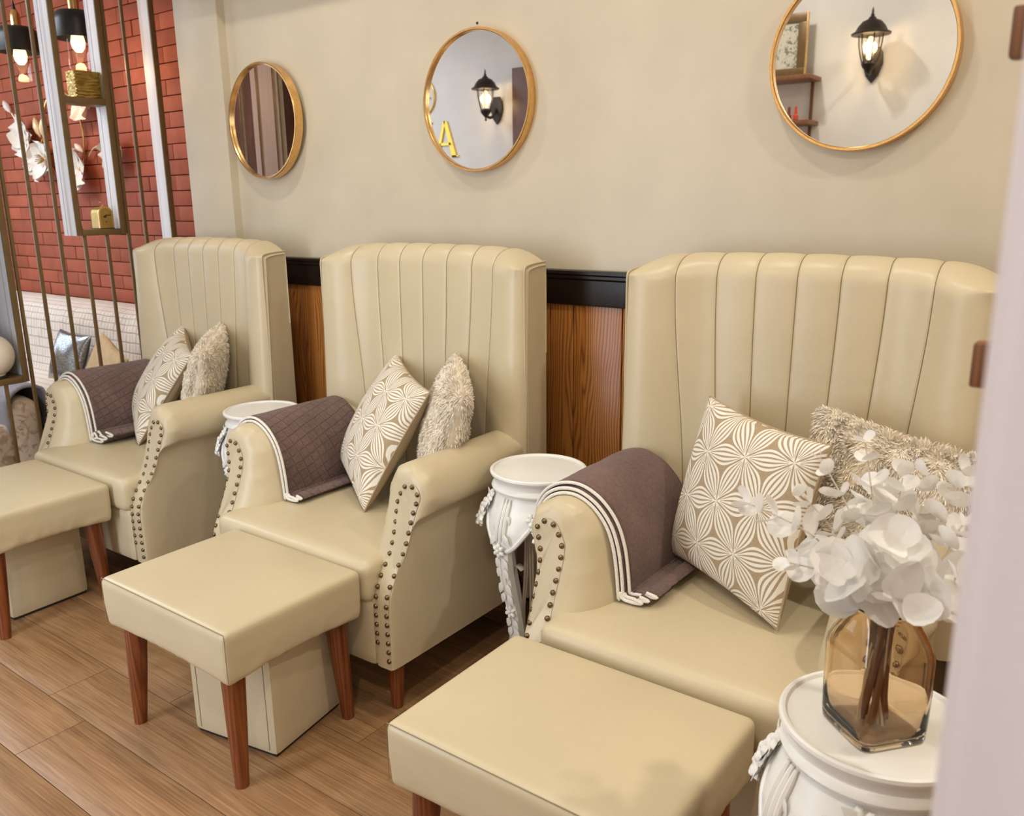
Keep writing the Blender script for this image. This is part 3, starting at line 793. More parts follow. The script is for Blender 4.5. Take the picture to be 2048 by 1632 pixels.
def leather_box(label, cx, cy, rz, w=.275, d=.26):
    t = thing('box_pouf', label, 'pouf', (cx, cy, 0), rz, 'leather boxes under the footstools')
    MB().rounded((w, d, .262), .008, (10, 10, 10), None, (0, 0, .139)).build('body', 'leather', t)
    MB().cbox((-w / 2 + .006, -d / 2 + .006, 0), (w / 2 - .006, d / 2 - .006, .012), .002).build('base_glide', 'dark', t)
    for sx in (-1, 1): MB().tube([(sx * (w / 2 - .022), -d / 2 - .0006, .02), (sx * (w / 2 - .022), -d / 2 - .0006, .26)], .0008, 5).build('piping', 'seam', t)
leather_box('square cream leather box on the floor under the middle footstool', -1.735, 1.225, radians(10))
leather_box('square cream leather box on the floor under the left footstool', -3.02, 1.195, radians(2))

# ------------------------------------------------------------------ towels on the left arms
def towel(label, cx, grid, layers, curl):
    t = thing('folded_towel', label, 'towel', (cx, YCH, 0), 0, 'brown fleece towels on the left arms')
    base = [(-p[0], p[1]) for p in ARM_F[6:18]]
    def path(off, k):
        P = []
        for i, p in enumerate(base):
            a, b = base[max(i - 1, 0)], base[min(i + 1, len(base) - 1)]
            tx, tz = b[0] - a[0], b[1] - a[1]; L = sqrt(tx * tx + tz * tz)
            P.append((p[0] - tz / L * off, p[1] + tx / L * off))
        P = P[2 + (k % 2):]
        x0 = -.225 + off; zs = .444 + .0045
        if curl:
            P += [(x0 + .012, .474 + off * .5), (x0 + .020 + .01 * k, zs + .022 - .004 * k), (x0 + .012, zs + .012), (x0 + .028, zs + .004 + .010 * k), (x0 + .075 + .012 * k, zs + .006 + .013 * k), (x0 + .090 + .012 * k, zs + .013 + .013 * k), (x0 + .070, zs + .018 + .013 * k)]
        else:
            P += [(x0 + .001, .465), (x0 + .004, zs + .012), (x0 + .012, zs + .004 + .006 * k), (x0 + .038, zs + .003 + .008 * k), (x0 + .058 + .004 * k, zs + .007 + .008 * k), (x0 + .040, zs + .0115 + .008 * k)]
        return [(v.x, v.y) for v in catmull([(q[0], q[1], 0) for q in P], 5)]
    Y0, Y1 = 1.582, 1.935
    for k in range(layers):
        off = .005 + .0105 * k
        P = path(off, k); n = len(P) - 1; y0 = Y0 - .004 * (k % 2) + .008 * k
        mb = MB(); lens = [0]
        for a, b in zip(P[:-1], P[1:]): lens.append(lens[-1] + sqrt((a[0] - b[0]) ** 2 + (a[1] - b[1]) ** 2))
        def fn(u, v):
            i = min(n, int(round(u * n))); x, z = P[i]
            y = lerp(y0, Y1 - .006 * k, v)
            w = .0022 * noise.noise((x * 16 + cx, y * 13, z * 16 + k)) + (.0010 * noise.noise((x * 60, y * 50, z * 60)))
            a, b = P[max(i - 1, 0)], P[min(i + 1, n)]; L = sqrt((b[0] - a[0]) ** 2 + (b[1] - a[1]) ** 2) + 1e-9
            return (x - (b[1] - a[1]) / L * w, y - YCH, z + (b[0] - a[0]) / L * w)
        mb.grid(fn, n, 26, uvfn=lambda u, v: (lens[min(n, int(round(u * n)))], v * .3))
        o = mb.build('towel_fold', 'fleece_grid' if grid else 'fleece', t, angle=80)
        sd = o.modifiers.new('thickness', 'SOLIDIFY'); sd.thickness = .0075; sd.offset = 0
        MB().tube([(q[0], y0 - .002 - YCH, q[1]) for q in P], .0042, 8).build('binding', 'white_fab', o, label='white edge binding')
    return t
towel('brown towel with pale wavy edging over left arm of farthest armchair', CH[0][0], True, 3, True)
towel('waffle brown towel with white edging over left arm of middle armchair', CH[1][0], True, 2, False)
towel('plain fluffy brown towel over left arm of the nearest armchair', CH[2][0], False, 3, False)

# ------------------------------------------------------------------ cushions
def pillow_pt(u, v, side, s, T, asp=1.0, pinch=.07):
    x = u * (1 - pinch * (1 - v * v) * abs(u) ** 1.5); z = v * (1 - pinch * (1 - u * u) * abs(v) ** 1.5)
    t = T * (max(0, (1 - u * u) * (1 - v * v))) ** .42
    return (x * s / 2, -side * t, z * s / 2 * asp)
def pillow_half(side, s, T, asp=1.0, n=36, uv=False, seed=0):
    mb = MB()
    def rp(t): return sin((2 * t - 1) * pi / 2) * .6 + (2 * t - 1) * .4
    def fn(a, b):
        p = pillow_pt(rp(a), rp(b), side, s, T, asp)
        e = (1 - rp(a) ** 2) * (1 - rp(b) ** 2)
        w = .006 * noise.noise((p[0] * 9 + seed, p[2] * 9, side * 3)) * e ** .3
        return (p[0], p[1] + w, p[2])
    mb.grid(fn, n, n, uvfn=(lambda a, b: (rp(a), rp(b))) if uv else None)
    return mb
def edge_loop(s, asp, m=20, pinch=.07):
    pts = []
    for (u0, v0, u1, v1) in ((-1, -1, 1, -1), (1, -1, 1, 1), (1, 1, -1, 1), (-1, 1, -1, -1)):
        for k in range(m):
            t = k / m; pts.append(pillow_pt(lerp(u0, u1, t), lerp(v0, v1, t), 1, s, 0, asp, pinch))
    return pts
from mathutils import Quaternion
def rotvec(w):
    v = Vector(w); a = v.length
    return Quaternion(v / a, a) if a > 1e-9 else Quaternion()
PP = {}
def leaf_cushion(label, loc, w, s=.41):
    t = thing('leaf_print_cushion', label, 'cushion', loc, 0, 'taupe cushions with white leaf pattern')
    t.rotation_mode = 'QUATERNION'; t.rotation_quaternion = rotvec(w)
    if 'p' not in PP:
        PP['p'] = pillow_half(1, s, .072, 1, 40, True).mesh('printed_front', 'linen_print', angle=80)
        PP['b'] = pillow_half(-1, s, .066, 1, 30, False, 5).mesh('plain_back', 'linen', angle=80)
        PP['e'] = MB().tube(edge_loop(s, 1), .0026, 6, closed=True).mesh('piping', 'linen')
    inst('printed_front', PP['p'], t, label='white layered leaf pattern on taupe'); inst('plain_back', PP['b'], t); inst('piping', PP['e'], t)
    return t
leaf_cushion('white leaf print cushion standing on the nearest armchair seat', (-.672, 1.775, .665), (-.2117, .1029, -.5192))
leaf_cushion('white leaf print cushion tilted sideways on the middle armchair', (-1.872, 1.825, .652), (-.47, .26, -.53))
leaf_cushion('leaf print cushion half behind the right arm of farthest armchair', (-3.105, 1.830, .652), (-.52, .30, -.46))
def fur_cushion(label, loc, w, s=.37, asp=.92):
    t = thing('shaggy_cushion', label, 'cushion', loc, 0, 'ivory shaggy cushions')
    t.rotation_mode = 'QUATERNION'; t.rotation_quaternion = rotvec(w)
    if 'f' not in PP:
        mb = pillow_half(1, s, .060, asp, 20); mb2 = pillow_half(-1, s, .055, asp, 20)
        mb.add(mb2.v, mb2.f); PP['fb'] = mb.mesh('cushion_body', 'fur', angle=80)
        h = MB(); rnd = random.Random(3)
        N = 24000
        for i in range(N):
            side = 1 if rnd.random() < .66 else -1
            u, v = rnd.uniform(-1, 1), rnd.uniform(-1, 1)
            p = Vector(pillow_pt(u, v, side, s, .058, asp))
            e = .01
            a = Vector(pillow_pt(min(1, u + e), v, side, s, .058, asp)) - Vector(pillow_pt(max(-1, u - e), v, side, s, .058, asp))
            b = Vector(pillow_pt(u, min(1, v + e), side, s, .058, asp)) - Vector(pillow_pt(u, max(-1, v - e), side, s, .058, asp))
            n_ = a.cross(b); n_ = n_.normalized() if n_.length > 1e-9 else Vector((0, -side, 0))
            if n_.y * side > 0: n_ = -n_
            ed = max(abs(u), abs(v)); outw = Vector((u if abs(u) > .8 else 0, 0, v if abs(v) > .8 else 0))
            cl = Vector((noise.noise((p.x * 42, p.z * 42, 1.3)), 0, noise.noise((p.x * 42, p.z * 42, 7.7))))
            sw = Vector((noise.noise((p.x * 9, p.z * 9, 3.1)), 0, noise.noise((p.x * 9, p.z * 9, 5.9)) - .5))
            d1 = (n_ * .75 + outw * .7 + cl * .9 + sw * .9 + Vector((rnd.uniform(-.25, .25), 0, rnd.uniform(-.25, .25)))).normalized()
            L = rnd.uniform(.010, .019); wd = rnd.uniform(.0011, .0020)
            d2 = (d1 + cl * 1.2 + sw * .8 + Vector((0, 0, -.35))).normalized()
            q1 = p + d1 * L * .5; q2 = q1 + d2 * L * .5
            sd = d1.cross(Vector((rnd.uniform(-1, 1), rnd.uniform(-1, 1), rnd.uniform(-1, 1)))); sd = sd.normalized() * wd if sd.length > 1e-6 else Vector((wd, 0, 0))
            h.add([p - sd, p + sd, q1 + sd, q1 - sd, q2], [(0, 1, 2, 3), (3, 2, 4)])
        PP['f'] = h.mesh('fur', 'fur', smooth=False)
    inst('cushion_body', PP['fb'], t); f = inst('fur', PP['f'], t); f['kind'] = 'stuff'
    return t
fur_cushion('ivory shaggy cushion leaning on the nearest armchair back, behind the bouquet', (-.400, 1.855, .695), (-.20, .17, -.10))
fur_cushion('ivory shaggy cushion turned edge-on at right of the middle armchair', (-1.618, 1.840, .695), (-.20, .25, -.80))
fur_cushion('ivory shaggy cushion turned edge-on at right of the farthest armchair', (-2.830, 1.846, .700), (-.20, .25, -.80))

# ------------------------------------------------------------------ carved pedestal tables
def tbl_r(z): return interp(z, [.43, .46, .50, .54, .575, .592], [.146, .147, .146, .136, .121, .114])
def tbl_zl(ph): return .447 + .088 * abs(sin(2 * ph)) ** 2.4
def rosette(mb, c, n, r, rnd, petals=6):
    c, n = Vector(c), Vector(n).normalized(); a = n.orthogonal().normalized(); b = n.cross(a); ph = rnd.uniform(0, 1)
    def blob(o, r1, r2, ax):
        k = len(mb.v); up = n; t = ax; s = n.cross(ax)
        for i in range(1, 3):
            th = pi / 2 * i / 3
            for j in range(6):
                f = 2 * pi * j / 6; mb.v.append(tuple(o + (t * cos(f) * r1 + s * sin(f) * r2) * cos(th * .9) + up * r2 * .8 * sin(th)))
        mb.v.append(tuple(o + up * r2 * .8)); base = len(mb.v)
        for j in range(6): mb.v.append(tuple(o + (t * cos(2 * pi * j / 6) * r1 + s * sin(2 * pi * j / 6) * r2) - up * r2 * .3))
        for j in range(6):
            j2 = (j + 1) % 6
            mb.f += [(k + j, k + j2, k + 6 + j2, k + 6 + j), (k + 6 + j, k + 6 + j2, k + 12), (base + j, base + j2, k + j2, k + j)]
    for j in range(petals):
        f = 2 * pi * (j / petals + ph); ax = a * cos(f) + b * sin(f)
        blob(c + ax * r * .62, r * .46, r * .34, ax)
    blob(c + n * r * .22, r * .28, r * .28, a)
def leaf_blade(mb, c, d, n, L, W):
    c, d, n = Vector(c), Vector(d).normalized(), Vector(n).normalized(); s = d.cross(n)
    k = len(mb.v)
    for (t, w, h) in ((0, .25, .2), (.35, 1, .5), (.7, .75, .45), (1, .05, .1)):
        for q in (-1, 0, 1): mb.v.append(tuple(c + d * L * t + s * W * w * q + n * L * .22 * h * (1.0 if q == 0 else .45)))
    for i in range(3):
        for q in range(2): mb.f.append((k + i * 3 + q, k + i * 3 + q + 1, k + i * 3 + 4 + q, k + i * 3 + 3 + q))
def make_table(label, loc, rz):
    t = thing('pedestal_table', label, 'side table', loc, rz, 'white carved pedestal tables')
    MB().lathe([(0, .6405), (.119, .6405), (.1225, .6448), (.1270, .6452), (.1305, .643), (.1312, .638), (.128, .632), (.121, .6285), (.118, .622), (.1185, .612), (.1255, .606), (.1275, .601), (.1255, .596), (.118, .592), (.112, .588), (0, .588)], 72).build('tabletop', 'plaster', t, angle=35)
    NA = 128; ap = MB()
    def fn(u, v):
        ph = 2 * pi * u; zl = tbl_zl(ph); z = lerp(.590, zl, v); r = tbl_r(z); return (r * cos(ph), r * sin(ph), z)
    ap.grid(fn, NA, 14, closed_u=True)
    def fn2(u, v):
        ph = 2 * pi * u; zl = tbl_zl(ph); z = lerp(zl, .590, v); r = tbl_r(z) - .014; return (r * cos(ph), r * sin(ph), z)
    ap.grid(fn2, NA, 4, closed_u=True)
    a = ap.build('apron', 'plaster', t, angle=80)
    pts = []
    for k in range(NA):
        ph = 2 * pi * k / NA; zl = tbl_zl(ph); r = tbl_r(zl) - .003; pts.append((r * cos(ph), r * sin(ph), zl + .001))
    MB().tube(pts, .0068, 8, closed=True).build('bead_rim', 'plaster', a)
    rnd = random.Random(5)
    cv = MB()
    for j in range(9):
        z = rnd.uniform(.505, .572); dphi = rnd.uniform(-.16, .16) * (1.2 if z > .53 else .6); r = tbl_r(z) + .006 + rnd.uniform(0, .012)
        c = Vector((r * cos(dphi), r * sin(dphi), z)); n = Vector((cos(dphi), sin(dphi), .25 + rnd.uniform(-.3, .3)))
        rosette(cv, c, n, rnd.uniform(.017, .025), rnd)
    for j in range(12):
        z = rnd.uniform(.515, .572); dphi = rnd.uniform(-.19, .19); r = tbl_r(z) + .004
        leaf_blade(cv, (r * cos(dphi), r * sin(dphi), z), (rnd.uniform(0, .3), rnd.uniform(-1, 1), rnd.uniform(-.4, .8)), (cos(dphi), sin(dphi), .2), rnd.uniform(.026, .040), .010)
    cvm = cv.mesh('flower_carving', 'plaster')
    for k in range(4): inst('flower_carving', cvm, t, (0, 0, 0), (0, 0, pi / 4 + k * pi / 2))
    # leg along +x
    LP = catmull([(.137, 0, .50), (.138, 0, .45), (.132, 0, .39), (.118, 0, .32), (.100, 0, .245), (.090, 0, .18), (.094, 0, .12), (.112, 0, .06), (.132, 0, .018), (.140, 0, 0)], 5)
    lg = MB(); hw = [lerp(.022, .016, i / (len(LP) - 1)) for i in range(len(LP))]
    for i, p in enumerate(LP):
        tg = (LP[min(i + 1, len(LP) - 1)] - LP[max(i - 1, 0)]).normalized(); nr = Vector((tg.z, 0, -tg.x)); 
        if nr.x < 0: nr = -nr
        for (sy, sn) in ((-1, -.010), (1, -.010), (1, .006), (.45, .010), (-.45, .010), (-1, .006)):
            q = p + nr * sn; lg.v.append((q.x, hw[i] * sy, q.z))
    for i in range(len(LP) - 1):
        for k in range(6): lg.f.append((i * 6 + k, i * 6 + (k + 1) % 6, (i + 1) * 6 + (k + 1) % 6, (i + 1) * 6 + k))
    lg.f += [tuple(range(6)), tuple(range((len(LP) - 1) * 6, len(LP) * 6))]
    lgm = lg.mesh('leg', 'plaster', angle=25)
    gv = MB()
    for sy in (-.011, 0, .011):
        gv.tube([(tbl_r(z) + .004, sy * (1 + (.592 - z) * 2.2), z) for z in (.586, .57, .55, .53, .51, .49, .475)], [.003, .005, .0055, .0055, .0055, .005, .003], 7)
    for (z, sy, L) in ((.55, .012, .03), (.53, -.014, .032), (.50, .016, .034), (.49, -.016, .034), (.47, .0, .036)):
        leaf_blade(gv, (tbl_r(z) + .006, sy, z), (0, sy * 30, -.8), (1, 0, .1), L, .009)
    rosette(gv, (tbl_r(.455) + .010, 0, .452), (1, 0, 0), .019, rnd, 6)
    def on_leg(z): return interp(-z, [-p.z for p in LP], [p.x for p in LP])
    for (z, L) in ((.43, .032), (.40, .030), (.355, .036), (.32, .03), (.24, .03), (.21, .03), (.165, .03)):
        for sy in (-.007, .007): leaf_blade(gv, (on_leg(z) + .0105, sy, z), (-.12, sy * 55, -1), (1, 0, .1), L * 1.15, .0105)
    for (a0, a1) in ((.42, .33), (.30, .23)):
        for sy in (-.007, .007): gv.tube([(on_leg(lerp(a0, a1, q / 6)) + .010, sy, lerp(a0, a1, q / 6)) for q in range(7)], .0042, 6)
    rosette(gv, (on_leg(.255) + .014, 0, .262), (1, 0, .1), .018, rnd, 6)
    for sy in (-.009, .009): rosette(gv, (on_leg(.145) + .012, sy, .15), (1, 0, .1), .011, rnd, 5)
    gvm = gv.mesh('garland_carving', 'plaster')
    for k in range(4):
        l = inst('leg', lgm, t, (0, 0, 0), (0, 0, k * pi / 2))
        inst('garland_carving', gvm, l)
    return t
ang = math.atan2(-1, .70)      # direction from the tables to the camera, roughly
tb = make_table('white carved pedestal table between the farthest and middle armchairs', (-2.425, 1.79, 0), radians(-92))
dup(tb, (-1.246, 1.79, 0), radians(-98), 'white carved pedestal table between the middle and nearest armchairs')
dup(tb, (-.2155, 1.128, 0), radians(-135), 'white carved pedestal table in the right foreground holding the amber vase')

# ------------------------------------------------------------------ power cords hanging by the tables
def cord(label, x, y, z0, z1, tagz):
    t = thing('hanging_cord', label, 'cord', (x, y, 0), 0, 'pale cords looped beside the tables')
    for k in range(2):
        d = .005 * k
        MB().tube(catmull([(d, d * .5, z1), (d - .004, d, lerp(z1, z0, .4)), (d - .012 - .004 * k, d, lerp(z1, z0, .75)), (d - .006 - .006 * k, d, z0), (d + .008, d, z0 + .02), (d + .014, d, lerp(z0, z1, .4)), (d + .012, d, z1)], 6), .0030, 7).build('cable', 'cord', t)
    pts = catmull([(-.004, -.006, tagz), (-.022, -.010, tagz + .012), (-.036, -.012, tagz - .004), (-.040, -.012, tagz - .03)], 6)
    mb = MB()
    for p in pts: mb.v += [(p.x, p.y - .012, p.z), (p.x, p.y + .012, p.z)]
    for i in range(len(pts) - 1): mb.f.append((2 * i, 2 * i + 1, 2 * i + 3, 2 * i + 2))
    o = mb.build('paper_tag', 'paper', t); sd = o.modifiers.new('thickness', 'SOLIDIFY'); sd.thickness = .001
cord('pale looped cord with white tag beside the second carved table', -1.240, 1.72, .17, .50, .375)
cord('pale looped cord with white tag beside left arm of farthest armchair', -3.455, 1.62, .20, .58, .53)

# ------------------------------------------------------------------ round mirrors
def mirror(label, x, z, tilt=0, yaw=0):
    R = .212
    t = thing('round_mirror', label, 'mirror', (x, YW, z), 0, 'round gold framed mirrors')
    t.rotation_euler = (tilt, 0, yaw); t.location.y = YW - abs(sin(yaw)) * R
    MB().lathe([(R - .0085, .006), (R - .0085, .0300), (R - .0065, .0330), (R - .0015, .0335), (R, .0310), (R, .0), (R - .0085, 0), (R - .0085, .006)], 96, cap=False).xform(Matrix.Rotation(pi / 2, 4, 'X')).build('frame', 'gold', t, angle=30)
    MB().lathe([(0, .0215), (R - .008, .0215), (R - .008, .004), (0, .004)], 96).xform(Matrix.Rotation(pi / 2, 4, 'X')).build('mirror_glass', 'glass_mirror', t, angle=30)
mirror('leftmost round gold mirror, reflecting white slats and brown wood', -2.777, 1.645, 0, -.045)
mirror('middle round gold mirror, reflecting one lantern and a gold letter', -1.746, 1.645)
mirror('rightmost round gold mirror, reflecting a lantern, shelf and picture', -.600, 1.661)
tag(MB().lathe([(0, 0), (.004, 0), (.0035, .003), (0, .004)], 10).xform(Matrix.Rotation(pi / 2, 4, 'X')).shift((-1.752, YW, 1.873)).build('picture_nail', 'iron'), 'tiny black nail in the wall above the middle round mirror', 'nail')

# ------------------------------------------------------------------ vase and bouquet
VX, VY, VZ = -.2185, 1.109, .6410
va = thing('glass_vase', 'square amber glass vase on the foreground carved table', 'vase', (VX, VY, VZ), radians(50))
def vsec(a, n, z, m=64):
    out = []
    for k in range(m):
        f = 2 * pi * k / m; c, s = cos(f), sin(f); r = a / ((abs(c) ** n + abs(s) ** n) ** (1 / n)); out.append((r * c, r * s, z))
    return out
secs = [(.0, 4, .0), (.046, 7, .0005), (.0505, 8, .003), (.0515, 8, .012), (.0525, 8, .06), (.0530, 8, .115), (.0522, 7, .126), (.0490, 5.5, .139), (.0445, 4, .152), (.0400, 3, .164), (.0375, 2.4, .172), (.0368, 2, .177), (.0385, 2, .181), (.0415, 2, .1835), (.0410, 2, .1855), (.0375, 2, .184)]
vb = MB(); m = 64
inner = [(.0380, 2, .184), (.0345, 2, .177), (.0350, 2.4, .170), (.0372, 3, .162), (.0414, 4, .150), (.0459, 5.5, .137), (.0490, 7, .125), (.0499, 8, .115), (.0494, 8, .06), (.0482, 8, .014), (.044, 7, .0075), (.0, 4, .0070)]
secs = [q for q in secs if q[2] != .184] + inner
for (a, n, z) in secs: vb.v += vsec(max(a, 1e-4), n, z)
for i in range(len(secs) - 1):
    for k in range(m): vb.f.append((i * m + k, i * m + (k + 1) % m, (i + 1) * m + (k + 1) % m, (i + 1) * m + k))
vb.f += [tuple(range(m)), tuple(range((len(secs) - 1) * m, len(secs) * m))]
vb.build('body', 'amber', va, angle=70)
def disc_leaf(r, L, cup):
    mb = MB(); n = 14; rows = 5
    for j in range(rows + 1):
        q = j / rows
        for k in range(n):
            f = 2 * pi * k / n
            x = L * .5 + cos(f) * q * L * .5; y = sin(f) * q * r * (1 + .18 * cos(f))
            mb.v.append((x, y, cup * (q * q) * r * .9 + .10 * r * sin(2 * f + 1) * q * q - .06 * r * (1 if abs(y) < r * .05 else 0)))
    for j in range(rows):
        for k in range(n): mb.f.append((j * n + k, j * n + (k + 1) % n, (j + 1) * n + (k + 1) % n, (j + 1) * n + k))
    return mb
LEAF = [disc_leaf(.5, 1.0, c).mesh('leaf', 'petal', angle=80) for c in (.25, .45, .1)]
def stem(label, tip, bend, n, r0, r1, seed, t0=.25):
    rnd = random.Random(seed)
    base = Vector((VX + rnd.uniform(-.018, .018), VY + rnd.uniform(-.018, .018), VZ + .012))
    neck = Vector((VX + (tip[0] - VX) * .10 + rnd.uniform(-.010, .010), VY + (tip[1] - VY) * .10 + rnd.uniform(-.01, .01), VZ + .180))
    P = catmull([base, base.lerp(neck, .5), neck, neck.lerp(Vector(tip), .5) + Vector(bend), Vector(tip)], 8)
    t = thing('eucalyptus_stem', label, 'foliage', tuple(base), 0, 'ivory eucalyptus stems in the vase')
    Q = [p - base for p in P]
    MB().tube(Q, [lerp(.0018, .0009, i / (len(Q) - 1)) for i in range(len(Q))], 6).build('stalk', 'stem', t)
    i0 = 16
    for k in range(n):
        f = k / max(1, n - 1); u = lerp(t0, 1, f)
        fi = i0 + u * (len(Q) - 1 - i0); i = min(len(Q) - 2, int(fi)); p = Q[i].lerp(Q[i + 1], fi - i)
        d = (Q[i + 1] - Q[i]).normalized(); a = d.orthogonal().normalized(); b = d.cross(a)
        rot0 = k * pi / 2 + rnd.uniform(-.4, .4)
        for s in (0, 1):
            ph = rot0 + s * pi; out = a * cos(ph) + b * sin(ph)
            tilt = lerp(.35, .9, f) + rnd.uniform(-.25, .25)
            xa = (out * cos(tilt) + d * sin(tilt)).normalized(); za = (d * cos(tilt) - out * sin(tilt)).normalized(); ya = za.cross(xa)
            r = lerp(r0, r1, f) * rnd.uniform(.8, 1.15)
            mt = Matrix((xa, ya, za)).transposed()
            o = inst('leaf', rnd.choice(LEAF), t, p, mt.to_euler(), (r * 2.0, r * 1.9, r * 1.9))
    return t
ST = [((-.263, 1.12, 1.036), (0, 0, 0), 5, .022, .011, 'tallest upright stem at the middle of the bouquet', .38),
      ((-.323, 1.14, .998), (.008, 0, .01), 5, .020, .009, 'upright stem left of the tallest stem', .35),
      ((-.383, 1.05, .947), (.01, 0, .022), 7, .026, .016, 'leftmost stem reaching over the leaf print cushion', .25),
      ((-.311, 1.0, .900), (0, 0, .016), 6, .027, .010, 'low left stem drooping before the leaf print cushion', .2),
      ((-.158, 1.2, .987), (.01, 0, .01), 6, .027, .014, 'rightmost tall stem beside the curtain', .3),
      ((-.204, 1.22, .973), (0, 0, .006), 5, .028, .012, 'back stem right of the tallest stem', .3),
      ((-.222, 1.16, .985), (0, 0, 0), 6, .028, .014, 'right of centre stem with wide pale leaves', .25),
      ((-.141, 1.12, .950), (.01, 0, .01), 5, .026, .010, 'right hand stem below the rightmost tall stem', .3),
      ((-.330, 1.10, .955), (.006, 0, .01), 6, .022, .011, 'left of centre stem with folded leaves', .3),
      ((-.128, 1.03, .918), (.01, 0, .012), 5, .030, .022, 'low right stem with big round leaves at the curtain', .3),
      ((-.250, 1.00, .905), (0, 0, .012), 5, .034, .026, 'front stem with the biggest leaves above the vase rim', .30),
      ((-.195, 1.02, .945), (0, 0, .006), 5, .033, .024, 'front middle stem with large round leaves', .35),
      ((-.170, 1.00, .895), (0, 0, .012), 4, .034, .028, 'front right stem with large leaves over the rim', .40),
      ((-.262, 1.20, .940), (0, 0, .006), 5, .028, .020, 'back stem hidden behind the bouquet centre', .3)]
for i, (tip, bend, n, r0, r1, lb, t0) in enumerate(ST): stem('ivory eucalyptus, ' + lb, tip, bend, n, r0, r1, 20 + i, t0)
# brown stalks in the vase
TW = ['nearest to the camera', 'on the right', 'at the right rear', 'at the back', 'on the left', 'at the left front']
for i in range(6):
    a = -pi / 2 + i * 1.05
    o = MB().tube(catmull([(VX + .016 * cos(a), VY + .016 * sin(a), VZ + .012), (VX + .009 * cos(a + .8), VY + .009 * sin(a + .8), VZ + .10), (VX + .017 * cos(a + 1.5), VY + .017 * sin(a + 1.5), VZ + .205)], 6), .0046, 8).build('twig', 'stem_dark')
    tag(o, 'thin brown twig in the amber vase, the one ' + TW[i], 'twig', 'brown twigs in the vase')

# ------------------------------------------------------------------ near curtain and wooden rack
cu = MB(); NXc = 150
def cfn(u, v):
    x = -.0415 + u * 1.25; z = lerp(.02, 2.55, v)
    y = .355 + .016 * sin(x * 34 + .7) + .007 * sin(x * 71 + z * 1.2) + .006 * sin(z * 2.2 + x * 5)
    if u < .03: y += .004 * sin(u / .03 * pi)
    return (x, y, z)
cu.grid(cfn, NXc, 30)
cob = tag(cu.build('curtain', 'curtain', angle=85), 'pale lilac fabric curtain hanging at the right edge, nearest the camera', 'curtain')
sd = cob.modifiers.new('thickness', 'SOLIDIFY'); sd.thickness = .0015
MB().tube([(-.0405, .352 + .001, .02 + .1 * k) for k in range(26)], .0022, 6).build('side_hem', 'curtain', cob)
rk = thing('wooden_peg_stand', 'brown wooden peg stand mostly hidden behind the lilac curtain', 'stand', (-.03, .80, 0))
MB().cbox((-.022, -.012, 0), (.022, .012, 1.75), .003).build('post', 'peg', rk)
MB().cbox((-.12, -.10, 0), (.14, .10, .018), .004).build('base', 'peg', rk)
for z in (1.21, 1.47): MB().cbox((-.078, -.010, z - .020), (-.02, .012, z + .018), .003).build('peg', 'peg', rk)
# ================================================================== SLATTED PARTITION
XPt = -3.60
pt = thing('slatted_partition', 'bronze rod partition with white sided shelf boxes beside the farthest armchair', 'partition', (XPt, 1.74, 0))
def P_(lo, hi, nm, mat, b=.0025, par=pt): return MB().cbox((lo[0], lo[1] - 1.74, lo[2]), (hi[0], hi[1] - 1.74, hi[2]), b).build(nm, mat, par)
for y in (1.205, 1.56, 1.653, 1.748, 2.047, 2.130):
    P_((-.015, y - .0065, .04), (-.002, y + .0065, CEIL), 'rod', 'bronze')
for y in (1.850, 1.948): P_((-.015, y - .0065, .04), (-.002, y + .0065, 1.222), 'rod', 'bronze')
for y in (1.292, 1.373, 1.456): P_((-.015, y - .0065, .04), (-.002, y + .0065, .652), 'rod', 'bronze')
P_((-.10, 1.19, 0), (0, 2.270, .04), 'floor_rail', 'bronze')
P_((-.0775, 2.249, .04), (-.004, 2.272, CEIL), 'end_post', 'whitewood')
P_((-.004, 2.249, .04), (0.004, 2.275, CEIL), 'post_face', 'bronze')
def shelf_box(y0, y1, z0, z1, shelves, name, dp=.102):
    w = .024
    for (a, b) in ((y0, y0 + .011), (y1 - .011, y1)):
        s = P_((-dp, a, z0), (-.002, b, z1), 'side_panel', 'whitewood', .001)
        y = a if a == y0 else b
        for k in range(1): 
            yy = (y0 - .0008) if a == y0 else (y1 - .011 - .0008)
            MB().box((-.072 + .034 * k, yy - 1.74, z0), (-.0705 + .034 * k, yy + .0009 - 1.74, z1)).build('groove', 'seam', s, smooth=False)
    for (a, b) in ((y0, y0 + w), (y1 - w, y1)): P_((-.002, a, z0), (.006, b, z1), 'frame_upright', 'bronze')
    for z in shelves:
        P_((-dp + .002, y0 + .011, z), (-.002, y1 - .011, z + .024), 'shelf', 'bronze'); P_((-.0018, y0 + w, z - .001), (.0055, y1 - w, z + .025), 'frame_rail', 'bronze')
shelf_box(1.815, 2.032, 1.219, CEIL, (1.219, 1.748), 'tall')
shelf_box(1.225, 1.543, .650, CEIL, (.650, 1.35), 'low', .24)
P_((-.245, 1.236, .65), (-.237, 1.532, CEIL), 'back_board', 'brownwood', .001)

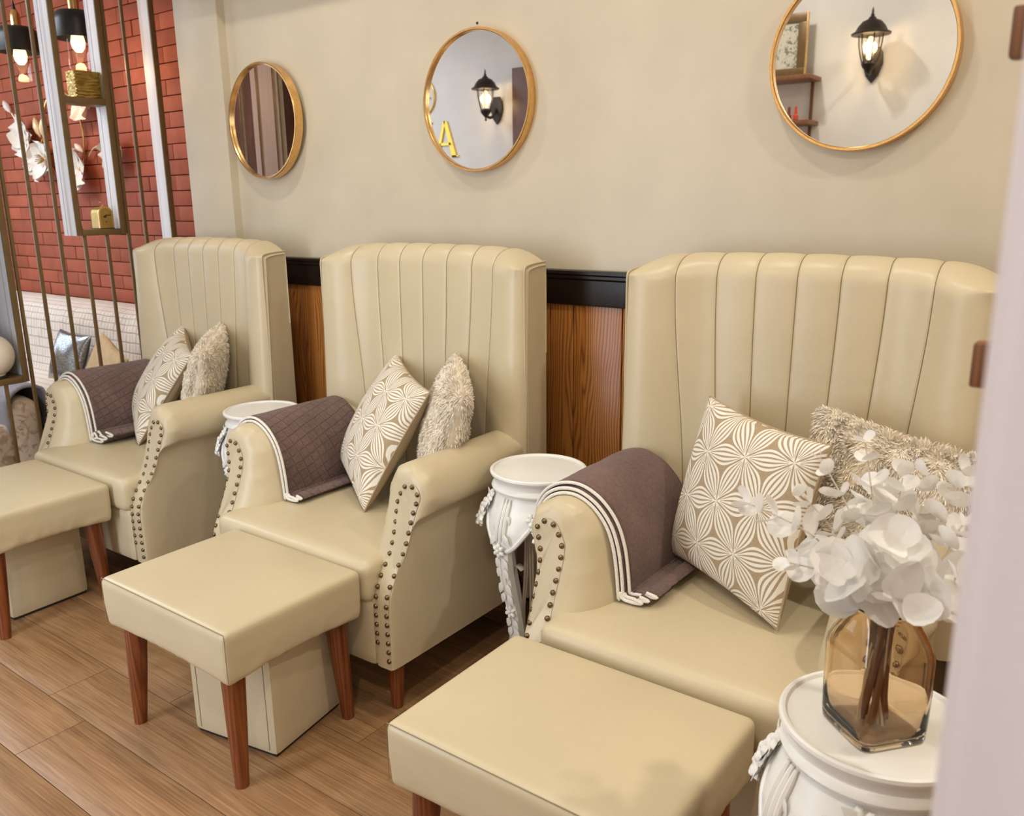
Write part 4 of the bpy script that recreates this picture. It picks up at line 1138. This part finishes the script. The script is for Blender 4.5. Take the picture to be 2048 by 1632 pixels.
# things on the shelves
gb = MB(); rnd = random.Random(11)
def gfn(side):
    def fn(u, v):
        z = v * .108; lay = v * 8 + .5 * noise.noise((u * 5, v * 4, side * 5)); d = .0035 * (abs(sin(lay * pi)) ** .5) + .002 * noise.noise((u * 14, v * 30, side * 9.1))
        f = u * 4; k = int(min(3, f)); q = f - k; hx, hy = .036, .052
        c = [(hx, -hy), (hx, hy), (-hx, hy), (-hx, -hy)]; a, b = c[k], c[(k + 1) % 4]; n = [(1, 0), (0, 1), (-1, 0), (0, -1)][k]
        return (lerp(a[0], b[0], q) + n[0] * d, lerp(a[1], b[1], q) + n[1] * d, z)
    return fn
gb.grid(gfn(1), 96, 48, closed_u=True)
gb.v.append((0, 0, .108)); tp = len(gb.v) - 1
for i in range(96): gb.f.append((48 * 96 + i, 48 * 96 + (i + 1) % 96, tp))
g = thing('ribbed_gold_block', 'gold ribbed block ornament on the upper partition shelf', 'ornament', (XPt - .056, 1.958, 1.772)); gb.build('body', 'gold_rough', g, angle=30)
MB().cbox((-.036, -.052, 0), (.036, .052, .004), .001).build('base', 'black', g)
ck = thing('arched_table_clock', 'gold arched little clock standing on the lower partition shelf', 'clock', (XPt - .054, 1.962, 1.243))
ol = [(-.030, 0), (.030, 0), (.030, .062)] + [(.030 * cos(a), .062 + .030 * sin(a)) for a in [pi * k / 12 for k in range(1, 12)]] + [(-.030, .062)]
MB().prism(ol, 'x', -.034, .030).build('case', 'gold_rough', ck, angle=30)
MB().prism([(x * 1.06, z * 1.02 + .001) for x, z in ol], 'x', .026, .033).build('bezel', 'gold', ck, angle=30)
MB().prism([(x * .86, z * .92 + .004) for x, z in ol], 'x', .033, .0335).build('dial', 'gold_rough', ck, angle=30)
MB().cbox((.034, -.002, .055), (.0355, .020, .059), .0004).cbox((.034, -.012, .048), (.0355, .0, .053), .0004).tube([(.034, -.004, .052), (.036, -.004, .052)], .005, 10).tube([(.034, -.002, .030), (.036, -.002, .030)], .0028, 8).build('clock_hands', 'black', ck)
MB().tube([(0.0, .010 * cos(a), .102 + .010 * sin(a)) for a in [2 * pi * k / 14 for k in range(14)]], .0015, 6, closed=True).build('ring', 'gold', ck)
MB().lathe([(.006, .09), (.004, .094), (.0, .096)], 10).build('knob', 'gold', ck)
MB().cbox((-.036, -.033, 0), (.034, .033, .004), .001).build('base', 'dark', ck)
fg = thing('small_figurine', 'tiny dark figurine with pale head left of the gold clock', 'figurine', (XPt - .030, 1.850, 1.243))
MB().lathe([(.009, 0), (.010, .003), (.006, .006), (.008, .012), (.005, .019), (.002, .021)], 12).build('body', 'black', fg)
MB().lathe([(0, .020), (.005, .023), (.0055, .027), (.003, .031), (0, .032)], 12).build('head', 'flower', fg)
gl = thing('globe_lamp', 'frosted globe lamp on dark base, on the low partition shelf at left edge', 'lamp', (XPt - .055, 1.432, .674))
MB().lathe([(0, 0), (.050, 0), (.052, .006), (.046, .012), (0, .012)], 28).build('base', 'dark', gl)
MB().lathe([(.045, .012)] + [(.088 * sin(a), .092 - .088 * cos(a)) for a in [.55 + (pi - .55) * k / 20 for k in range(21)]], 36).build('globe', 'globe', gl)

lp = thing('added_sheen_panel', 'unseen cool ceiling panel behind the partition, added for sheen on the seats', 'light', (-5.1, 0.80, CEIL))  # unseen panel frame around the lamp added for the seat sheen
for (a, b) in (((-.68, -.43), (.68, -.40)), ((-.68, .40), (.68, .43)), ((-.68, -.40), (-.65, .40)), ((.65, -.40), (.68, .40))): MB().cbox((a[0], a[1], -.03), (b[0], b[1], 0), .003).build('edge_frame', 'plaster', lp)

# ------------------------------------------------------------------ pendants behind the partition
def pendant(label, x, y, zb):
    t = thing('pendant_lamp', label, 'lamp', (x, y, 0), 0, 'black and brass pendant lamps')
    MB().lathe([(.020, zb + .115), (.070, zb + .112), (.086, zb + .098), (.094, zb + .070), (.096, zb), (.0945, zb), (.092, zb + .070), (.084, zb + .096), (.068, zb + .109), (.018, zb + .111)], 40, cap=False).build('shade', 'black', t, angle=35)
    MB().lathe([(0, zb + .190), (.012, zb + .190), (.020, zb + .175), (.0225, zb + .172), (.0225, zb + .155), (.0235, zb + .152), (.0235, zb + .120), (.026, zb + .112), (0, zb + .112)], 24).build('socket', 'brass', t)
    MB().tube([(0, 0, zb + .19), (0, 0, CEIL)], .0032, 8).lathe([(.0032, zb + .19), (.009, zb + .192), (.006, zb + .21), (.0032, zb + .225)], 10, cap=False).build('cord', 'black', t)
    MB().lathe([(.046, zb + .08), (.046, zb - .125), (.044, zb - .128), (0, zb - .128)], 32, cap=False).build('glass_cylinder', 'clear', t, angle=40)
    MB().lathe([(0, zb - .055), (.014, zb - .052), (.026, zb - .035), (.030, zb - .015), (.026, zb + .010), (.014, zb + .035), (.013, zb + .06), (0, zb + .06)], 20).build('bulb', 'glow', t)
    light('pendant_light', 'POINT', (x, y, zb - .09), 3.6, (1, .60, .28), .03)
pendant('pendant lamp with black shade and glass cylinder at far left', -4.475, 2.10, 2.055)
pendant('pendant lamp with black shade seen through the upper shelf box', -3.930, 2.10, 2.055)

# ------------------------------------------------------------------ flower wreath on the brick wall
YWR = YB - .012
wrt = thing('flower_wreath', 'gold hoop wreath of white metal flowers on the brick wall', 'wall decoration', (-4.78, YB - .002, 1.70))
MB().tube([(.215 * cos(a), -.012, .235 * sin(a)) for a in [2 * pi * k / 64 for k in range(64)]], .006, 8, closed=True).build('hoop', 'gold', wrt)
def petal_mb(L, W, rnd):
    mb = MB(); ph = rnd.uniform(0, 6)
    def fn(u, v):
        a = (u - .5) * 2; r = v
        w = W * (sin(pi * min(1, r * .80 + .12)) ** .7)
        return (a * w, -(.25 * L * r * r + .18 * W * a * a + .010 * sin(a * 5 + ph) * r), L * r * (1 - .10 * a * a))
    mb.grid(fn, 8, 8); return mb
rnd = random.Random(21)
def flower(cx, cz, R, n, centre, tw):
    pos = Vector((cx + 4.78, -.030, cz - 1.70))
    f = MB().lathe([(0, .010), (.010, .006), (.014, -.002), (0, -.004)], 10).xform(Matrix.Rotation(pi / 2, 4, 'X')).shift(pos).build('flower', 'gold' if centre else 'flower_bud', wrt)
    for k in range(n):
        a = tw + 2 * pi * k / n + rnd.uniform(-.15, .15)
        mb = petal_mb(R * rnd.uniform(.9, 1.15), R * .62, rnd)
        mb.xform(Matrix.Translation(pos) @ Matrix.Rotation(a, 4, 'Y') @ Matrix.Rotation(rnd.uniform(-.1, .15), 4, 'X'))
        mb.build('petal', 'flower', f, angle=80)
    if centre:
        st = MB()
        for k in range(14):
            a = 2 * pi * k / 14; st.tube([pos, pos + Vector((.018 * cos(a), -.018, .018 * sin(a))), pos + Vector((.026 * cos(a), -.030 - .006 * (k % 3), .026 * sin(a)))], .0022, 5)
        st.build('stamen', 'gold_rough', f)
for q in ((-5.16, 1.705, .125, 5, False, .3), (-4.985, 1.590, .115, 5, True, .9), (-4.615, 1.530, .125, 4, False, .5), (-4.235, 1.600, .100, 5, False, 1.0), (-4.475, 1.860, .105, 5, True, .1), (-5.12, 1.565, .060, 4, False, .2)): flower(*q)
def bud(x, z, L, a, mat):
    mb = MB().lathe([(0, 0), (.010 * L / .07, L * .25), (.013 * L / .07, L * .5), (.008 * L / .07, L * .8), (0, L)], 10).xform(Matrix.Translation((x + 4.78, -.026, z - 1.70)) @ Matrix.Rotation(a, 4, 'Y'))
    mb.build('bud', mat, wrt)
for q in ((-5.31, 1.855, .10, -.75, 'flower'), (-5.0, 1.705, .12, -.35, 'flower_bud'), (-4.96, 1.700, .11, .05, 'flower_bud'), (-4.565, 1.61, .09, -1.0, 'flower')): bud(*q)
for P in ([(-.53, -.02, .155), (-.46, -.015, .07), (-.36, -.012, .0)], [(.26, -.02, -.11), (.31, -.02, -.075), (.38, -.02, -.06)], [(-.22, -.015, .0), (-.27, -.02, -.05), (-.30, -.02, -.10)]):
    MB().tube(catmull(P, 6), .004, 6).build('stalk', 'flower_bud', wrt)

# ------------------------------------------------------------------ sofa behind the partition
sf = thing('sofa', 'grey sofa along the brick wall behind the partition', 'sofa', (-4.73, 2.05, 0))
MB().rounded((1.95, .50, .36), .03, (12, 6, 6), None, (0, .03, .24)).build('seat', 'grey_fab', sf)
MB().rounded((1.95, .17, .64), .05, (14, 6, 8), None, (0, .25, .51)).build('backrest', 'grey_fab', sf)
for s in (-1, 1):
    for y in (-.22, .22): MB().tube([(s * .88, y, .08), (s * .89, y, 0)], [.022, .016], 10).build('leg', 'leg', sf)
th = MB()
def tfn(u, v):
    x = -5.70 + u * 1.96
    P = [(2.404, .60), (2.404, .82), (2.37, .840), (2.29, .838), (2.205, .812), (2.178, .75), (2.165, .65), (2.155, .54), (2.135, .462), (2.06, .444), (1.95, .440), (1.84, .436)]
    f = v * (len(P) - 1); i = min(len(P) - 2, int(f)); q = f - i
    y, z = lerp(P[i][0], P[i + 1][0], q), lerp(P[i][1], P[i + 1][1], q)
    w = .010 * noise.noise((x * 3, v * 6, 2)) + .005 * sin(x * 40 + 5 * noise.noise((x * 2, v * 5, 0))) * smooth01((v - .2) / .2) * (1 - smooth01((v - .6) / .2))
    return (x, y - abs(w) * .8, z + abs(w) * .6)
th.grid(tfn, 120, 66, uvfn=lambda u, v: (u * 1.95, v * .9))
tag(th.build('quilted_throw', 'quilt', angle=80), 'cream waffle quilted throw draped over the sofa back', 'throw')
def small_cushion(label, loc, w, mat, s, name):
    t = thing(name, label, 'cushion', loc); t.rotation_mode = 'QUATERNION'; t.rotation_quaternion = rotvec(w)
    pillow_half(1, s, .05, 1, 24, True, 2).build('front', mat, t, angle=80); pillow_half(-1, s, .045, 1, 16, False, 8).build('back', mat if mat != 'sequin' else 'grey_fab', t, angle=80)
small_cushion('silver sequin cushion on the sofa behind the partition rods', (-4.30, 2.05, .600), (-.35, .05, .10), 'sequin', .26, 'sequin_cushion')
small_cushion('golden beige cushion on the sofa right of the sequin cushion', (-3.84, 1.98, .580), (-.30, .35, -.10), 'gold_fab', .30, 'velvet_cushion')
# floral armchair with a throw
fa = thing('floral_armchair', 'floral tapestry armchair seen under the low partition shelf', 'armchair', (-4.45, 1.50, 0))
def arm_fn(p, un): return (p.x, p.y, p.z + (.02 * (1 - un.y ** 2) if un.z > 0 else 0))
MB().rounded((.78, .15, .46), .07, (12, 10, 10), arm_fn, (0, .215, .235)).build('arm', 'floral', fa)
MB().rounded((.78, .17, .46), .07, (12, 10, 10), arm_fn, (0, -.42, .235)).build('arm', 'floral', fa)
MB().rounded((.74, .52, .34), .05, (10, 10, 8), None, (0, -.10, .20)).build('seat', 'floral', fa)
MB().rounded((.20, .80, .80), .07, (8, 10, 10), None, (-.42, -.10, .45)).build('backrest', 'floral', fa)
tw = MB()
def wfn(u, v):
    x = -4.80 + u * .72; a = lerp(-.35, pi + .25, v)
    y = 1.735 - .105 * cos(a); z = .455 + .085 * sin(a) - (.14 * max(0, v - .72) / .28) - (.10 * max(0, .15 - v) / .15) + .006 * noise.noise((x * 6, v * 4, 1))
    return (x, y, z)
tw.grid(wfn, 20, 24)
o = tag(tw.build('grey_throw', 'lilac_fab', angle=80), 'grey lilac throw over the arm of the floral armchair', 'throw'); sd = o.modifiers.new('thickness', 'SOLIDIFY'); sd.thickness = .012

# ================================================================== FRONT WALL, SEEN IN THE MIRRORS
def sconce(label, x, z0, y=-.44):
    t = thing('lantern_sconce', label, 'wall lamp', (x, YF, z0), 0, 'black lantern sconces')
    py = y - YF
    MB().prism([(-.024, .105), (.024, .105), (.045, .075), (.050, .02), (.030, -.04), (0, -.075), (-.030, -.04), (-.050, .02), (-.045, .075)], 'y', 0, .016).shift((-.02, 0, .065)).build('backplate', 'iron', t, angle=25)
    MB().tube(catmull([(-.02, .012, .09), (-.015, .07, .035), (-.005, py - .03, .03), (0, py, .055)], 6), .010, 10).build('arm', 'iron', t)
    MB().lathe([(0, .0), (.006, .004), (.008, .012), (.004, .020), (.008, .026), (.030, .050), (.038, .066), (.034, .078), (0, .078)], 16, (0, py, 0)).build('lower_cup', 'iron', t, angle=30)
    cg = MB()
    for k in range(6):
        a = 2 * pi * k / 6; cg.tube([(.034 * cos(a), py + .034 * sin(a), .072), (.046 * cos(a), py + .046 * sin(a), .11), (.056 * cos(a), py + .056 * sin(a), .16), (.060 * cos(a), py + .060 * sin(a), .212)], .0032, 6)
    cg.build('cage', 'iron', t)
    MB().lathe([(.032, .078), (.043, .11), (.053, .16), (.057, .21)], 18, (0, py, 0), cap=False).build('lantern_glass', 'clear', t)
    MB().lathe([(.094, .205), (.096, .212), (.078, .222), (.066, .245), (.046, .268), (.022, .278), (.014, .290), (.008, .292), (.010, .300), (.005, .306), (.006, .314), (.003, .33), (0, .336)], 24, (0, py, 0)).build('roof', 'iron', t, angle=35)
    MB().lathe([(0, .085), (.012, .09), (.018, .12), (.020, .15), (.016, .18), (.010, .195), (0, .198)], 16, (0, py, 0)).build('bulb', 'glow', t)
    light('sconce_light', 'POINT', (x, y, z0 + .145), 6.5, (1, .66, .30), .030)
sconce('black lantern sconce reflected in the middle mirror', -3.763, 1.862)
sconce('black lantern sconce reflected in the rightmost mirror', -1.277, 1.925)
# gold sign letters
la = thing('sign_letter', 'gold capital letter A on the white front wall', 'sign letter', (-4.262, YF, 1.65))
def bar(a, b, wa, wb): # slanted stroke between two x,z points with horizontal widths
    return [(a[0] - wa, a[1]), (a[0] + wa, a[1]), (b[0] + wb, b[1]), (b[0] - wb, b[1])]
am = MB()
for o in (bar((.082, 0), (.002, .252), .022, .016), bar((-.082, 0), (-.006, .252), .012, .010), bar((0, .082), (0, .100), .055, .050), bar((.084, 0), (.084, .010), .038, .034), bar((-.084, 0), (-.084, .010), .032, .028)):
    am.prism(o, 'y', 0, .012)
am.build('letter_a', 'yellow_gold', la, smooth=False)
ls = thing('looped_sign_line', 'thin gold looped line above the gold letter on the front wall', 'sign', (-4.47, YF, 2.08))
MB().tube([(.115 * cos(a), .008, .125 * sin(a)) for a in [2 * pi * k / 48 for k in range(48)]], .006, 8, closed=True).tube(catmull([(.07, .008, -.01), (.01, .008, .0), (-.04, .008, -.05), (-.10, .008, -.03)], 6), .006, 8).tube(catmull([(.08, .008, -.18), (.04, .008, -.20), (.0, .008, -.16), (-.05, .008, -.19)], 6), .006, 8).build('line', 'yellow_gold', ls)
# shelf with framed print and polish bottles
sh = thing('wall_shelf', 'wooden wall shelf with two boards reflected in the rightmost mirror', 'shelf', (-1.85, YF, 1.0))
for z in (.947, .717, .487): MB().cbox((-.072, 0, z), (.288, .19, z + .023), .003).build('board', 'peg', sh)
for x in (.245, -.055): MB().cbox((x - .008, 0, .30), (x + .008, .012, .965), .002).build('upright', 'peg', sh)
pf = thing('framed_botanical_print', 'framed botanical print standing on the upper wall shelf', 'picture', (-1.774, YF + .085, 1.971))
fm = MB(); 
for (a, b) in (((-.15, 0), (.15, .045)), ((-.15, .275), (.15, .32)), ((-.15, .045), (-.105, .275)), ((.105, .045), (.15, .275))): fm.cbox((a[0], 0, a[1]), (b[0], .022, b[1]), .004)
fm.build('frame', 'bronze', pf); MB().cbox((.1495, -.002, 0), (.156, .026, .322), .002).build('gilt_edge', 'gold', pf)
MB().box((-.106, .004, .044), (.106, .010, .276)).shift((0, 0, -.16)).build('print', 'art', pf, smooth=False).location = (0, 0, .16)
def polish(label, x, col):
    t = thing('nail_polish_bottle', label, 'bottle', (x, YF + .150, 1.740), 0, 'nail polish bottles on the lower shelf')
    MB().rounded((.026, .026, .034), .008, (6, 6, 6), None, (0, 0, .017)).build('body', col, t)
    MB().lathe([(.0075, .033), (.0085, .036), (.0072, .072), (0, .073)], 14).build('cap', col, t)
polish('coral nail polish bottle on the lower shelf', -1.638, 'coral'); polish('brown nail polish bottle between the other two bottles', -1.676, 'brownpol'); polish('pale pink nail polish bottle on the lower shelf', -1.712, 'pinkpol')
